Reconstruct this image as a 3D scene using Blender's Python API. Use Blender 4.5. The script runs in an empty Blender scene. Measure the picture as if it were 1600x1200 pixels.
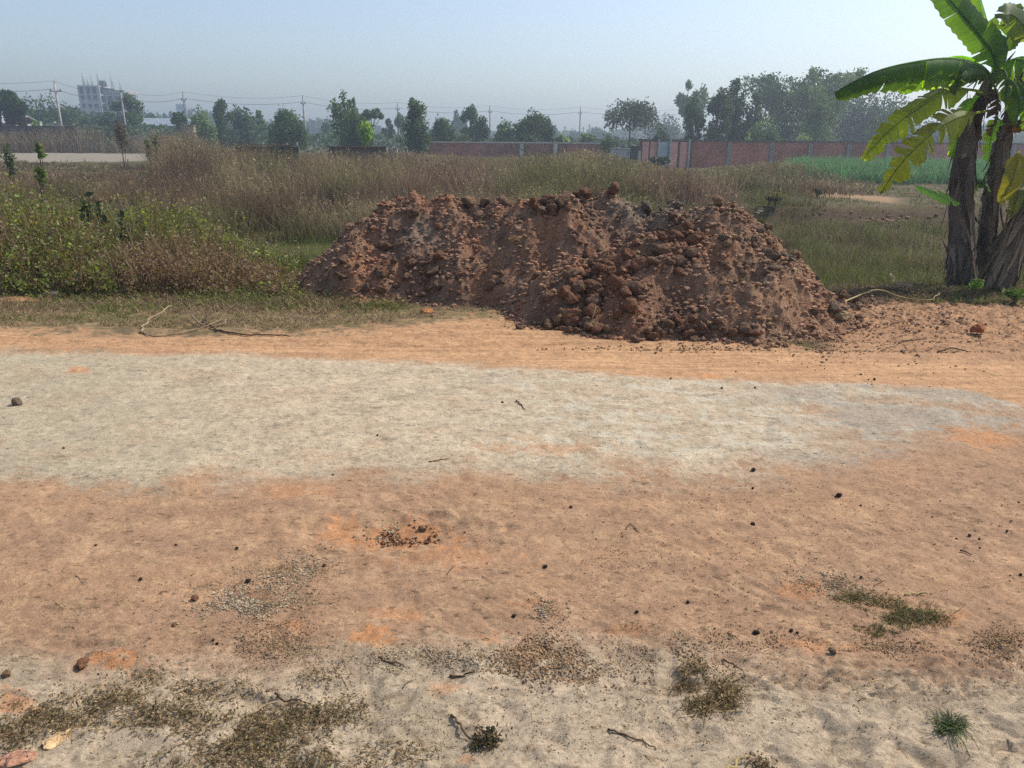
import bpy, math, random
import numpy as np
from mathutils import Vector, Matrix, noise as mnoise
R = math.radians
rng = np.random.default_rng(7)
random.seed(7)
scene = bpy.context.scene
COL = scene.collection

# ---------------------------------------------------------------- camera
CAM_H, PITCH, ROLL, FPX = 1.6, 17.76, 0.45, 1180.0
cam_d = bpy.data.cameras.new('camera')
cam_d.sensor_width = 36.0
cam_d.lens = 36.0 * FPX / 1600.0
cam_d.clip_start, cam_d.clip_end = 0.05, 5000
cam = bpy.data.objects.new('camera', cam_d)
COL.objects.link(cam)
CM = Matrix.Translation((0, 0, CAM_H)) @ Matrix.Rotation(R(90 - PITCH), 4, 'X') @ Matrix.Rotation(R(ROLL), 4, 'Z')
cam.matrix_world = CM
scene.camera = cam
CR = np.array(CM.to_3x3())

# ---------------------------------------------------------------- sky, sun, exposure
SUN_EL, SUN_AZ = 50.0, 64.0          # azimuth measured from +Y (straight ahead) towards +X (right)
w = bpy.data.worlds.new('World'); scene.world = w; w.use_nodes = True
nt = w.node_tree; nt.nodes.clear()
sky = nt.nodes.new('ShaderNodeTexSky'); sky.sky_type = 'NISHITA'; sky.sun_disc = False
sky.sun_elevation = R(SUN_EL); sky.sun_rotation = R(SUN_AZ)
sky.air_density = 1.0; sky.dust_density = 2.0; sky.ozone_density = 2.0; sky.altitude = 0
bg = nt.nodes.new('ShaderNodeBackground'); bg.inputs['Strength'].default_value = 0.15
wo = nt.nodes.new('ShaderNodeOutputWorld')
hs = nt.nodes.new('ShaderNodeHueSaturation'); hs.inputs['Saturation'].default_value = .9
nt.links.new(sky.outputs[0], hs.inputs['Color']); nt.links.new(hs.outputs[0], bg.inputs[0]); nt.links.new(bg.outputs[0], wo.inputs[0])
sun_d = bpy.data.lights.new('sun', 'SUN'); sun_d.energy = 3.5; sun_d.angle = R(0.6); sun_d.color = (1.0, 0.93, 0.82)
sun = bpy.data.objects.new('sun', sun_d); COL.objects.link(sun)
sd = Vector((math.sin(R(SUN_AZ)) * math.cos(R(SUN_EL)), math.cos(R(SUN_AZ)) * math.cos(R(SUN_EL)), math.sin(R(SUN_EL))))
sun.rotation_euler = sd.to_track_quat('Z', 'Y').to_euler()
scene.view_settings.view_transform = 'Standard'
scene.view_settings.look = 'None'
scene.view_settings.gamma = 1
scene.view_settings.exposure = 0.3
scene.cycles.use_denoising = False
scene.cycles.max_bounces = 6
scene.cycles.diffuse_bounces = 2
scene.cycles.transmission_bounces = 3
scene.cycles.volume_bounces = 0
scene.cycles.transparent_max_bounces = 4

# ---------------------------------------------------------------- photo pixel <-> world helpers
def ray(px, py):
    v = np.array([(px - 800) / FPX, (600 - py) / FPX, -1.0])
    return CR @ v
def at(px, py, Y):
    d = ray(px, py); t = Y / d[1]
    return Vector((d[0] * t, Y, CAM_H + d[2] * t))
def gp(px, py, z=0.0):
    d = ray(px, py); t = (z - CAM_H) / d[2]
    return (d[0] * t, d[1] * t)
def proj(x, y, z):
    P = np.stack([np.asarray(x, float), np.asarray(y, float), np.asarray(z, float) - CAM_H], -1)
    c = P @ CR
    dd = -c[..., 2]
    dd = np.where(dd > 0.05, dd, 0.05)
    return 800 + FPX * c[..., 0] / dd, 600 - FPX * c[..., 1] / dd
def hor(px):
    return 222 + (np.asarray(px) - 800) * 0.0079

# ---------------------------------------------------------------- vector noise
def _hash(ix, iy, seed):
    h = (ix.astype(np.int64) * 374761393 + iy.astype(np.int64) * 668265263 + seed * 1442695041) & 0xffffffff
    h = ((h ^ (h >> 13)) * 1274126177) & 0xffffffff
    h = (h ^ (h >> 16)) & 0xffffffff
    return h / 4294967296.0
def vn(x, y, seed=0):
    x = np.asarray(x, float); y = np.asarray(y, float)
    x0 = np.floor(x); y0 = np.floor(y); fx = x - x0; fy = y - y0
    ux = fx * fx * fx * (fx * (fx * 6 - 15) + 10); uy = fy * fy * fy * (fy * (fy * 6 - 15) + 10)
    def g(i, j):
        a = _hash(x0 + i, y0 + j, seed) * 6.2831853
        return np.cos(a) * (fx - i) + np.sin(a) * (fy - j)
    n = (g(0, 0) * (1 - ux) + g(1, 0) * ux) * (1 - uy) + (g(0, 1) * (1 - ux) + g(1, 1) * ux) * uy
    return n * 1.4
def fbm(x, y, o=4, seed=0, gain=.5):
    s = 0; a = 1; f = 1
    for i in range(o):
        s = s + a * vn(np.asarray(x) * f + 17.3 * i, np.asarray(y) * f - 9.1 * i, seed + i); a *= gain; f *= 2.03
    return s
def vor(x, y, seed=0):
    """distance to the nearest jittered point, and that point's random value"""
    x = np.asarray(x, float); y = np.asarray(y, float); x0 = np.floor(x); y0 = np.floor(y)
    best = np.full(x.shape, 9.0); val = np.zeros(x.shape)
    for i in (-1, 0, 1):
        for j in (-1, 0, 1):
            cx = x0 + i; cy = y0 + j
            px = cx + _hash(cx, cy, seed); py = cy + _hash(cx, cy, seed + 5)
            d = np.hypot(px - x, py - y); m = d < best
            best = np.where(m, d, best); val = np.where(m, _hash(cx, cy, seed + 9), val)
    return best, val
def sstep(a, b, x):
    t = np.clip((np.asarray(x, float) - a) / (b - a), 0, 1); return t * t * (3 - 2 * t)
def s2l(c):
    c = np.asarray(c, float) / 255.0
    return np.where(c <= .04045, c / 12.92, ((c + .055) / 1.055) ** 2.4)
def curve(pts):
    xs = [p[0] for p in pts]; ys = [p[1] for p in pts]
    return lambda x: np.interp(x, xs, ys)

# ---------------------------------------------------------------- mesh helpers
def mk(name, V, F, mat=None, parent=None, col=None, smooth=False, loc=None, **props):
    V = np.asarray(V, np.float32).reshape(-1, 3)
    me = bpy.data.meshes.new(name)
    if isinstance(F, np.ndarray):
        k = F.shape[1]; n = len(F); flat = F.reshape(-1).astype(np.int32); starts = np.arange(n, dtype=np.int32) * k
    else:
        cnt = [len(f) for f in F]; n = len(F); flat = np.array([i for f in F for i in f], np.int32)
        starts = np.concatenate([[0], np.cumsum(cnt)[:-1]]).astype(np.int32)
    me.vertices.add(len(V)); me.vertices.foreach_set('co', V.ravel())
    me.loops.add(len(flat)); me.loops.foreach_set('vertex_index', flat)
    me.polygons.add(n); me.polygons.foreach_set('loop_start', starts)
    me.update(calc_edges=True)
    me.polygons.foreach_set('use_smooth', np.full(n, bool(smooth)))
    if col is not None:
        c = np.asarray(col, np.float32)
        if c.ndim == 1: c = np.tile(c, (len(V), 1))
        if c.shape[1] == 3: c = np.concatenate([c, np.ones((len(c), 1), np.float32)], 1)
        a = me.color_attributes.new('Col', 'FLOAT_COLOR', 'POINT'); a.data.foreach_set('color', c.ravel())
    if mat is not None: me.materials.append(mat)
    o = bpy.data.objects.new(name, me); COL.objects.link(o)
    if loc is not None: o.location = loc
    if parent is not None: o.parent = parent
    for k_, v_ in props.items(): o[k_] = v_
    return o
def empty(name, loc, label, category, group=None, rz=0):
    o = bpy.data.objects.new(name, None); COL.objects.link(o); o.location = loc; o.rotation_euler = (0, 0, rz)
    o.empty_display_size = .2
    o['label'] = label; o['category'] = category
    if group: o['group'] = group
    return o
def tag(o, label, category, group=None):
    o['label'] = label; o['category'] = category
    if group: o['group'] = group
    return o
class MB:
    """collects shapes, builds ONE mesh"""
    def __init__(s): s.v = []; s.f = []; s.c = []; s.n = 0
    def add(s, V, F, c=(.5, .5, .5)):
        V = np.asarray(V, float).reshape(-1, 3)
        s.v.append(V); s.f += [tuple(i + s.n for i in f) for f in F]
        c = np.asarray(c, float)
        s.c.append(np.tile(c, (len(V), 1)) if c.ndim == 1 else c); s.n += len(V)
    def box(s, c, size, col=(.5, .5, .5), rz=0, bev=0):
        x, y, z = [d / 2 for d in size]
        V = np.array([[i * x, j * y, k * z] for k in (-1, 1) for j in (-1, 1) for i in (-1, 1)])
        ca, sa = math.cos(rz), math.sin(rz)
        V = V @ np.array([[ca, sa, 0], [-sa, ca, 0], [0, 0, 1]]) + np.array(c)
        s.add(V, [(0, 2, 3, 1), (4, 5, 7, 6), (0, 1, 5, 4), (2, 6, 7, 3), (0, 4, 6, 2), (1, 3, 7, 5)], col)
    def tube(s, P, rad, col=(.5, .5, .5), n=6, cap=True, jit=0):
        P = [Vector(p) for p in P]; m = len(P)
        if not hasattr(rad, '__len__'): rad = [rad] * m
        up = Vector((0.13, .31, .94)); V = []
        for i, p in enumerate(P):
            t = (P[min(i + 1, m - 1)] - P[max(i - 1, 0)]).normalized()
            a = t.cross(up)
            if a.length < .05: a = t.cross(Vector((1, 0, 0)))
            a.normalize(); b = t.cross(a)
            for k in range(n):
                th = 2 * math.pi * k / n; r = rad[i] * (1 + jit * (random.random() - .5))
                V.append(p + a * math.cos(th) * r + b * math.sin(th) * r)
        F = [(i * n + k, i * n + (k + 1) % n, (i + 1) * n + (k + 1) % n, (i + 1) * n + k) for i in range(m - 1) for k in range(n)]
        if cap: F += [tuple(range(n))[::-1], tuple(range((m - 1) * n, m * n))]
        s.add([tuple(v) for v in V], F, col)
    def build(s, name, mat, parent=None, smooth=False, org=None, **kw):
        V = np.concatenate(s.v)
        if org is not None: V = V - np.array(org)
        return mk(name, V, s.f, mat, parent, np.concatenate(s.c), smooth, **kw)

# ---------------------------------------------------------------- materials
def newmat(name):
    m = bpy.data.materials.new(name); m.use_nodes = True; t = m.node_tree; t.nodes.clear()
    out = t.nodes.new('ShaderNodeOutputMaterial'); return m, t, out
def N(t, typ, **kw):
    n = t.nodes.new(typ)
    for k, v in kw.items():
        if k in n.inputs: n.inputs[k].default_value = v
        else: setattr(n, k, v)
    return n
def noise_mul(t, colsock, scale, lo, hi, detail=4, vec=None, rough=.6):
    nz = N(t, 'ShaderNodeTexNoise', Scale=scale, Detail=detail, Roughness=rough)
    if vec is not None: t.links.new(vec, nz.inputs['Vector'])
    mr = N(t, 'ShaderNodeMapRange'); mr.inputs[1].default_value = .3; mr.inputs[2].default_value = .7
    mr.inputs[3].default_value = lo; mr.inputs[4].default_value = hi
    t.links.new(nz.outputs['Fac'], mr.inputs[0])
    mx = N(t, 'ShaderNodeVectorMath', operation='SCALE')
    t.links.new(colsock, mx.inputs[0]); t.links.new(mr.outputs[0], mx.inputs['Scale'])
    return mx.outputs[0]
def earth_mat(name, bumps, muls, rough=.95, pits=()):
    """vertex-colour albedo x fine noise, bump of several noises; object coordinates"""
    m, t, out = newmat(name)
    at_ = N(t, 'ShaderNodeAttribute', attribute_name='Col'); tc = N(t, 'ShaderNodeTexCoord'); vec = tc.outputs['Object']
    c = at_.outputs['Color']
    for (sc, lo, hi) in muls: c = noise_mul(t, c, sc, lo, hi, vec=vec)
    bs = N(t, 'ShaderNodeBsdfPrincipled', Roughness=rough); bs.inputs['Specular IOR Level'].default_value = .15
    t.links.new(c, bs.inputs['Base Color'])
    prev = None
    for (sc, lo, hi, dark, depth, ax) in pits:      # chips and scuffs: coloured and sunk by the same noise
        mp = N(t, 'ShaderNodeMapping'); mp.inputs['Rotation'].default_value = (0, 0, R(ax)); mp.inputs['Scale'].default_value = (.55, 1.3, 1)
        t.links.new(vec, mp.inputs[0]); nz = N(t, 'ShaderNodeTexNoise', Scale=sc, Detail=7, Roughness=.72); t.links.new(mp.outputs[0], nz.inputs['Vector'])
        mr = N(t, 'ShaderNodeMapRange'); mr.inputs[1].default_value = lo; mr.inputs[2].default_value = hi; t.links.new(nz.outputs['Fac'], mr.inputs[0])
        m2 = N(t, 'ShaderNodeMapRange'); m2.inputs[3].default_value = 1; m2.inputs[4].default_value = dark; t.links.new(mr.outputs[0], m2.inputs[0])
        mx = N(t, 'ShaderNodeVectorMath', operation='SCALE'); t.links.new(c, mx.inputs[0]); t.links.new(m2.outputs[0], mx.inputs['Scale']); c = mx.outputs[0]
        b = N(t, 'ShaderNodeBump', Distance=depth); b.invert = True; b.inputs['Strength'].default_value = 1; t.links.new(mr.outputs[0], b.inputs['Height'])
        if prev is not None: t.links.new(prev, b.inputs['Normal'])
        prev = b.outputs[0]
    t.links.new(c, bs.inputs['Base Color'])
    for (sc, dist, kind) in bumps:
        if kind == 'v': nz = N(t, 'ShaderNodeTexVoronoi', Scale=sc); o_ = nz.outputs['Distance']
        else: nz = N(t, 'ShaderNodeTexNoise', Scale=sc, Detail=5, Roughness=.65); o_ = nz.outputs['Fac']
        if kind == 's':
            mp = N(t, 'ShaderNodeMapping'); mp.inputs['Rotation'].default_value = (0, 0, R(-38)); mp.inputs['Scale'].default_value = (.35, 1.6, 1)
            t.links.new(vec, mp.inputs[0]); t.links.new(mp.outputs[0], nz.inputs['Vector'])
        else: t.links.new(vec, nz.inputs['Vector'])
        b = N(t, 'ShaderNodeBump', Distance=dist); b.inputs['Strength'].default_value = 1
        if kind == 'v': b.invert = True
        t.links.new(o_, b.inputs['Height'])
        if prev is not None: t.links.new(prev, b.inputs['Normal'])
        prev = b.outputs[0]
    if prev is not None: t.links.new(prev, bs.inputs['Normal'])
    t.links.new(bs.outputs[0], out.inputs[0])
    return m
def leaf_mat(name, trans=.4, rough=.6, spec=.3, tcol=(1, 1, 1)):
    m, t, out = newmat(name)
    at_ = N(t, 'ShaderNodeAttribute', attribute_name='Col')
    bs = N(t, 'ShaderNodeBsdfPrincipled', Roughness=rough); bs.inputs['Specular IOR Level'].default_value = spec
    t.links.new(at_.outputs['Color'], bs.inputs['Base Color'])
    if trans > 0:
        tr = N(t, 'ShaderNodeBsdfTranslucent'); mc = N(t, 'ShaderNodeVectorMath', operation='MULTIPLY'); mc.inputs[1].default_value = tcol
        t.links.new(at_.outputs['Color'], mc.inputs[0]); t.links.new(mc.outputs[0], tr.inputs[0])
        mx = N(t, 'ShaderNodeMixShader', Fac=trans)
        t.links.new(bs.outputs[0], mx.inputs[1]); t.links.new(tr.outputs[0], mx.inputs[2]); t.links.new(mx.outputs[0], out.inputs[0])
    else: t.links.new(bs.outputs[0], out.inputs[0])
    return m
M_ground = earth_mat('packed_earth', [(9, .004, 'n'), (38, .004, 's'), (140, .004, 'n'), (330, .0025, 'n')], [(3.5, .9, 1.1), (16, .86, 1.12), (70, .80, 1.18), (260, .80, 1.18)], pits=((5, .62, .70, .86, .006, 8), (14, .645, .70, .74, .005, -35), (9, .58, .72, 1.12, -.003, 12), (34, .61, .66, .70, .004, -25), (22, .62, .67, 1.22, -.003, -38)))
M_mound = earth_mat('heaped_soil', [(28, .018, 'n'), (75, .016, 'n'), (190, .007, 'n')], [(7, .8, 1.2), (60, .7, 1.3), (150, .75, 1.25)])
M_clod = earth_mat('soil_clod', [(3, .12, 'n'), (9, .04, 'n')], [(18, .75, 1.25), (110, .8, 1.2)])
M_grass = leaf_mat('grass_blade', .42, .7, .2)
M_leaf = leaf_mat('leaf', .35, .55, .3, (1.2, 1.2, .6))
M_bark = earth_mat('bark', [(6, .05, 'n'), (40, .01, 'n')], [(12, .7, 1.3)])
M_stick = earth_mat('dry_wood', [(60, .004, 'n')], [(40, .7, 1.3)])

# ---------------------------------------------------------------- terrain height (metres)
TRACKS = []
def zt(x, y, fine=True):
    x = np.asarray(x, float); y = np.asarray(y, float)
    z = np.zeros(np.broadcast(x, y).shape)
    # sunken plot beyond the verge on the right, with a low bund at its far side
    px, py = proj(x, y, z)
    low = sstep(8.6, 10.6, y + .3 * vn(x * .8, y * .3, 3)) * (1 - sstep(20.3, 21.0, y + .7 * vn(x * .35, 0 * x, 4)))
    z = z - .36 * low * sstep(1.5, 3.5, x)
    z = z - .25 * sstep(8.2, 10.5, y) * (1 - sstep(24, 34, y)) * (1 - sstep(-.5, 1.5, x)) * .6
    z = z + .06 * fbm(x * .35, y * .35, 3, 11) * sstep(8, 12, y)
    # pale embanked lane far off on the left
    lane = sstep(0, 1, 1.9 - np.abs(y - (62 + .35 * (x + 40))) / 5.) * (x < -18)
    z = z + .40 * lane
    if fine:
        near = 1 - sstep(11, 14, y)
        z = z + near * (.011 * fbm(x * 1.1, y * 1.6, 3, 21) + .006 * fbm(x * 5, y * 7, 3, 25) + .0035 * fbm(x * 19, y * 24, 3, 27, .65))
        # loose sandy foreground: scuffs and footprints
        sand = 1 - sstep(2.0, 2.35, y + .12 * vn(x * 2, y * 2, 8))
        qx = x + .05 * vn(x * 9, y * 9, 33); qy = y + .05 * vn(x * 9, y * 9, 34); d1, v1 = vor(qx * 3.2 + qy * 2.6, qy * 6.5 - qx * 1.5, 31)
        z = z - sand * (.013 + .010 * sstep(0, .8, x)) * np.exp(-(d1 / .30) ** 2) * (v1 > .45) + sand * (.012 + .012 * sstep(0, .8, x)) * np.abs(vn(qx * 6 + qy * 5, qy * 22 - qx * 9, 35)) + sand * .005 * np.exp(-((d1 - .42) / .1) ** 2)
        # scuffed clay with diagonal drag marks
        ca, sa = math.cos(R(38)), math.sin(R(38)); u = x * ca - y * sa; v = x * sa + y * ca
        clay = sstep(2.1, 2.5, y) * (1 - sstep(3.3, 3.7, y))
        z = z + clay * .014 * np.abs(vn(u * 7, v * 22, 41)) * sstep(-.1, .4, vn(x * 1.3, y * 2, 44) + .25 * x)
        # tyre tread running across the sand on the right
        for (yc, wd, x0) in TRACKS:
            t = (y - yc - .035 * (x - 1)) / wd
            m = sstep(x0, x0 + .35, x) * np.clip(1.15 - np.abs(t), 0, .15) / .15
            z = z + m * (-.009 + .009 * np.cos(t * 7.5 + .8 * vn(x * 2, y * 3, 9)) + .006 * (np.sin((x + .12 * np.abs(t)) * 2 * math.pi / .055) > .3) * (np.abs(t) < .85) * (.6 + .4 * vn(x * 9, y * 9, 2)))
        # ruts along the far clay strip
        z = z + .010 * np.sin((y + .04 * vn(x * .6, 0 * x, 5)) * 2 * math.pi / .32) * sstep(5.5, 5.8, y) * (1 - sstep(6.5, 6.9, y))
        # rough trampled soil on the verge at the right, beside the mound
        rr = sstep(3.0, 3.5, x) * sstep(6.3, 6.8, y) * (1 - sstep(8.8, 9.5, y))
        dv, vv = vor(x * 5 + .5 * vn(x * 3, y * 3, 1), y * 8, 51)
        z = z + rr * (.022 * fbm(x * 5, y * 9, 5, 52, .7) + .012 * (.5 - dv) - .02 * sstep(.1, .35, vn(x * 3 + y * 4, y * 18 - x * 3, 53)))
        # scraped hole in the clay
        hx, hy = HOLE; q = ((x - hx) / .34) ** 2 + ((y - hy) / .13) ** 2
        z = z - .035 * np.exp(-q * 1.2) * (1 + .5 * vn(x * 14, y * 14, 61)) + .018 * np.exp(-((np.sqrt(q) - 1.35) / .35) ** 2) * (.5 + vn(x * 12, y * 20, 62))
    return z
HOLE = gp(625, 832)
TRACKS += [(gp(1400, 1050)[1], .055, gp(1180, 1050)[0]), (gp(1400, 1085)[1], .04, gp(1240, 1085)[0]), (gp(1300, 1068)[1], .03, gp(900, 1068)[0])]

# ---------------------------------------------------------------- ground colour, by place
C_GREY = s2l((196, 177, 149)) * .9; C_ORANGE = s2l((194, 152, 114)) * .88; C_CLAY = s2l((174, 139, 110)) * .82
C_SAND = s2l((186, 167, 141)) * .9; C_RUST = s2l((196, 138, 92)) * .9; C_FIELD = s2l((96, 84, 58)) * .8
top_grey = curve([(-900, 541), (0, 546), (400, 552), (700, 567), (1000, 587), (1300, 597), (1500, 607), (1600, 632), (2200, 690)])
bot_grey = curve([(-900, 762), (0, 756), (200, 764), (400, 748), (700, 734), (1000, 742), (1200, 738), (1350, 722), (1500, 690), (1700, 668), (2200, 690)])
top_or = curve([(-900, 512), (0, 513), (300, 522), (480, 520), (560, 514), (700, 500), (850, 484), (1000, 520), (1250, 545), (1350, 540), (1450, 556), (1600, 566), (2200, 590)])
ORANGE_SPOTS = [(182, 1036, 42, 16, 1), (582, 998, 30, 26, 1), (625, 960, 60, 12, .6), (610, 832, 110, 26, .8), (1545, 684, 75, 18, .8), (770, 1000, 26, 14, .6),
                (1255, 925, 40, 12, .6), (30, 1098, 40, 22, .8), (120, 579, 22, 5, .8), (450, 765, 60, 14, .5), (820, 945, 40, 10, .4), (1110, 587, 24, 4, .8), (700, 1075, 40, 12, .5),
                (1290, 1010, 60, 14, .5), (1480, 965, 40, 14, .5), (980, 985, 30, 12, .5), (1262, 640, 16, 8, .3), (460, 980, 25, 10, .5), (730, 1190, 20, 10, .7), (690, 870, 120, 20, .4), (850, 700, 90, 14, .45)]
def ground_col(x, y):
    px, py = proj(x, y, 0 * x)
    n1 = fbm(x * 1.6, y * 2.6, 5, 71, .6); n2 = fbm(x * 6, y * 9, 4, 77, .62); n3 = fbm(x * 25, y * 30, 3, 83, .7)
    rows = py
    wob = n1 * 10 + n2 * 9 + n3 * 7
    c = np.zeros(x.shape + (3,)) + C_CLAY
    def mixc(c, col, m): m = np.clip(m, 0, 1)[..., None]; return c * (1 - m) + np.asarray(col) * m
    # clay tone drifts
    c = mixc(c, C_ORANGE, .3 * sstep(-.1, .5, n1) * (1 - sstep(900, 1000, rows)))
    c = mixc(c, s2l((200, 164, 126)) * .9, .5 * sstep(.05, .5, n2 + .5 * n3) * sstep(735, 780, rows))
    # grey dusty carriageway
    g = sstep(-5, 7, rows - top_grey(px) + wob * .35) * (1 - sstep(-24, 24, rows - bot_grey(px) + wob * 1.8))
    patchy = sstep(1180, 1400, px) * sstep(600, 640, rows) * sstep(-.25, .35, -n1 - .3 * n2 + .08) * .75
    g = g * (1 - patchy)
    cg = C_GREY * (1 + .12 * n2[..., None] + .10 * n1[..., None] + .10 * n3[..., None])
    cg = mixc(cg, s2l((138, 126, 106)), .55 * sstep(.28, .6, fbm(x * 9, y * 30, 4, 95, .65)))
    cg = mixc(cg, s2l((198, 190, 168)) * .92, .7 * sstep(.05, .45, n2 - .2 * n1) * sstep(500, 1000, px))
    cg = mixc(cg, s2l((150, 146, 136)) * .9, .6 * sstep(1130, 1300, px) * sstep(-.3, .3, n1))
    cg = mixc(cg, s2l((170, 160, 134)) * .9, .5 * (1 - sstep(100, 500, px)))
    cg = mixc(cg, C_CLAY, .25 * sstep(.1, .6, n1))
    c = mixc(c, cg, g)
    # bright clay strip on the far side
    o = sstep(-8, 8, rows - top_or(px) + wob) * (1 - sstep(-5, 7, rows - top_grey(px) + wob * .35))
    streak = vn(x * .8, y * 26, 91)
    co = C_ORANGE * (1 + .24 * streak[..., None] + .08 * n2[..., None])
    co = mixc(co, s2l((212, 172, 128)) * .9, .5 * sstep(.0, .5, streak))
    co = mixc(co, s2l((150, 112, 78)), .55 * sstep(.1, .6, n2 + n3 * .5) * (1 - sstep(540, 560, rows)))
    c = mixc(c, co, o)
    # sand in front
    s = sstep(-48, 48, rows - (1030 + 22 * np.sin(px * .006)) + wob * 2.2 - 18 * sstep(1100, 1500, px))
    cs = C_SAND * (1 + .10 * n2[..., None])
    cs = mixc(cs, s2l((150, 136, 112)), .45 * sstep(.1, .6, n1 + n3 * .4) * (1 - sstep(600, 900, px)))
    c = mixc(c, cs, s)
    # rusty spots
    for (qx, qy, ax, ay, k) in ORANGE_SPOTS:
        d = np.hypot((px - qx) / ax, (py - qy) / ay) + .55 * n2 + .5 * n3
        c = mixc(c, C_RUST, .8 * k * (1 - sstep(.5, 1.05, d)))
    # darker gritty specks
    dk = sstep(.45, .75, n3 + .5 * n2) * (.15 + .35 * sstep(860, 980, rows))
    c = mixc(c, s2l((120, 98, 76)), dk)
    # verge and field beyond
    f = 1 - sstep(-8, 8, rows - top_or(px) + wob)
    cf = np.zeros(c.shape) + C_FIELD
    cf = mixc(cf, s2l((84, 92, 44)) * .8, sstep(-.2, .4, n1) * .6)
    cf = mixc(cf, s2l((150, 128, 96)), sstep(455, 490, rows) * (.35 + .4 * sstep(-.2, .4, n2)) * (px < 860))
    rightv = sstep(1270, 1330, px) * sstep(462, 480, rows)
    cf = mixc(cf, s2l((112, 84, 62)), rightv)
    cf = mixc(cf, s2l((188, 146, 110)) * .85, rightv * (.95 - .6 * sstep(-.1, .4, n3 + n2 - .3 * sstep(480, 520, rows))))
    cf = mixc(cf, s2l((70, 50, 38)), sstep(1250, 1320, px) * sstep(420, 432, rows) * (1 - sstep(458, 470, rows)) * .8)  # dark earth band, with the banana plants' shade painted into its colour
    # sandy footpath across the fields on the right
    pc = curve([(1100, 290), (1180, 294), (1260, 300), (1340, 308), (1400, 314)])(px)
    pw = .8 * sstep(0, 1, 1.5 - np.abs(py - pc + 2 * vn(x * .8, y * .5, 96)) / 4.) * (px > 1130) * (1 - sstep(1385, 1420, px)) * (x > 3)
    cf = mixc(cf, s2l((176, 142, 106)) * .85, pw)
    tl = sstep(1280, 1330, px) * sstep(286, 292, rows) * (1 - sstep(328, 336, rows))
    cf = mixc(cf, s2l((112, 96, 72)) * .85, tl * (1 - pw) * .4)
    bund = np.exp(-((y - 20.6) / .4) ** 2) * (x > 3) * (1 - sstep(1550, 1700, px))
    cf = mixc(cf, s2l((92, 72, 54)) * .7, bund * .8)  # bund face: its shade is painted in as darker soil
    # pale lane far left
    lane = (np.abs(y - (62 + .35 * (x + 40))) < 9) & (x < -20)
    cf = mixc(cf, s2l((158, 148, 130)) * .75, lane * 1.0)
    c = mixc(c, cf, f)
    return np.clip(c, .01, .8), rows, px

def build_ground():
    rr = [3.3]
    while rr[-1] < 1600:
        r = rr[-1]; g = .0015 if r < 5.6 else .0028 if r < 10.5 else (.007 if r < 26 else (.02 if r < 80 else .08)); rr.append(r * (1 + g))
    rr = np.array(rr); th = np.linspace(R(-45), R(45), 1050)
    RR, TH = np.meshgrid(rr, th, indexing='ij')
    X = RR * np.sin(TH); Y = RR * np.cos(TH) - 3.0
    Z = zt(X, Y); C, rows, px = ground_col(X, Y)
    V = np.stack([X, Y, Z], -1).reshape(-1, 3); C = C.reshape(-1, 3)
    n0, n1 = X.shape
    i = (np.arange(n0 - 1)[:, None] * n1 + np.arange(n1 - 1)[None, :]).ravel()
    F = np.stack([i, i + 1, i + 1 + n1, i + n1], -1)[:, ::-1]
    fx = X[:-1, :-1].ravel(); fy = Y[:-1, :-1].ravel(); fr = rows[:-1, :-1].ravel(); fp = px[:-1, :-1].ravel()
    sand = fr > 1045
    road = (~sand) & (fr > top_or(fp)) & (fy > 0)
    for nm, m in (('ground', ~(sand | road)), ('dirt_road', road), ('sandy_verge', sand)):
        f = F[m]; u, inv = np.unique(f, return_inverse=True)
        mk(nm, V[u], inv.reshape(f.shape).astype(np.int32), M_ground, None, C[u], True, kind='structure')
    # plain surroundings behind and beside the camera, joined to the fan's edge from below
    mb = MB(); S = 1500
    mb.add([(-S, -S, -.45), (S, -S, -.45), (S, S, -.45), (-S, S, -.45)], [(0, 1, 2, 3)], C_FIELD)
    o = mb.build('surrounding_ground', M_ground, kind='structure')
build_ground()

# ---------------------------------------------------------------- earth mound
LOADS = []
for (px, row, Y, rx, ry, k) in [(1135, 314, 7.60, 1.38, 1.60, 1), (1010, 352, 7.35, 1.15, 1.22, 1), (880, 288, 8.4, 1.25, 1.35, 1), (825, 290, 8.6, 1.2, 1.3, 1), (765, 299, 8.8, 1.25, 1.25, 1), (700, 293, 8.9, 1.3, 1.3, 1), (645, 299, 9.0, 1.35, 1.38, 1), (605, 312, 8.95, 1.2, 1.25, 1),
                                (1040, 312, 8.2, 1.15, 1.2, 1), (985, 306, 8.4, 1.1, 1.2, 1), (940, 289, 8.6, 1.0, 1.1, 1), (1090, 322, 7.9, 1.2, 1.2, 1), (570, 335, 8.8, 1.0, 1.05, 1), (900, 395, 7.35, .85, .95, 1), (720, 370, 8.25, .9, .8, 1), (512, 400, 8.7, .5, .6, 1)]:
    p = at(px, row, Y); LOADS.append((p.x, p.y, p.z * 1.03 + .05, rx * .97, ry * .98))
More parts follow.
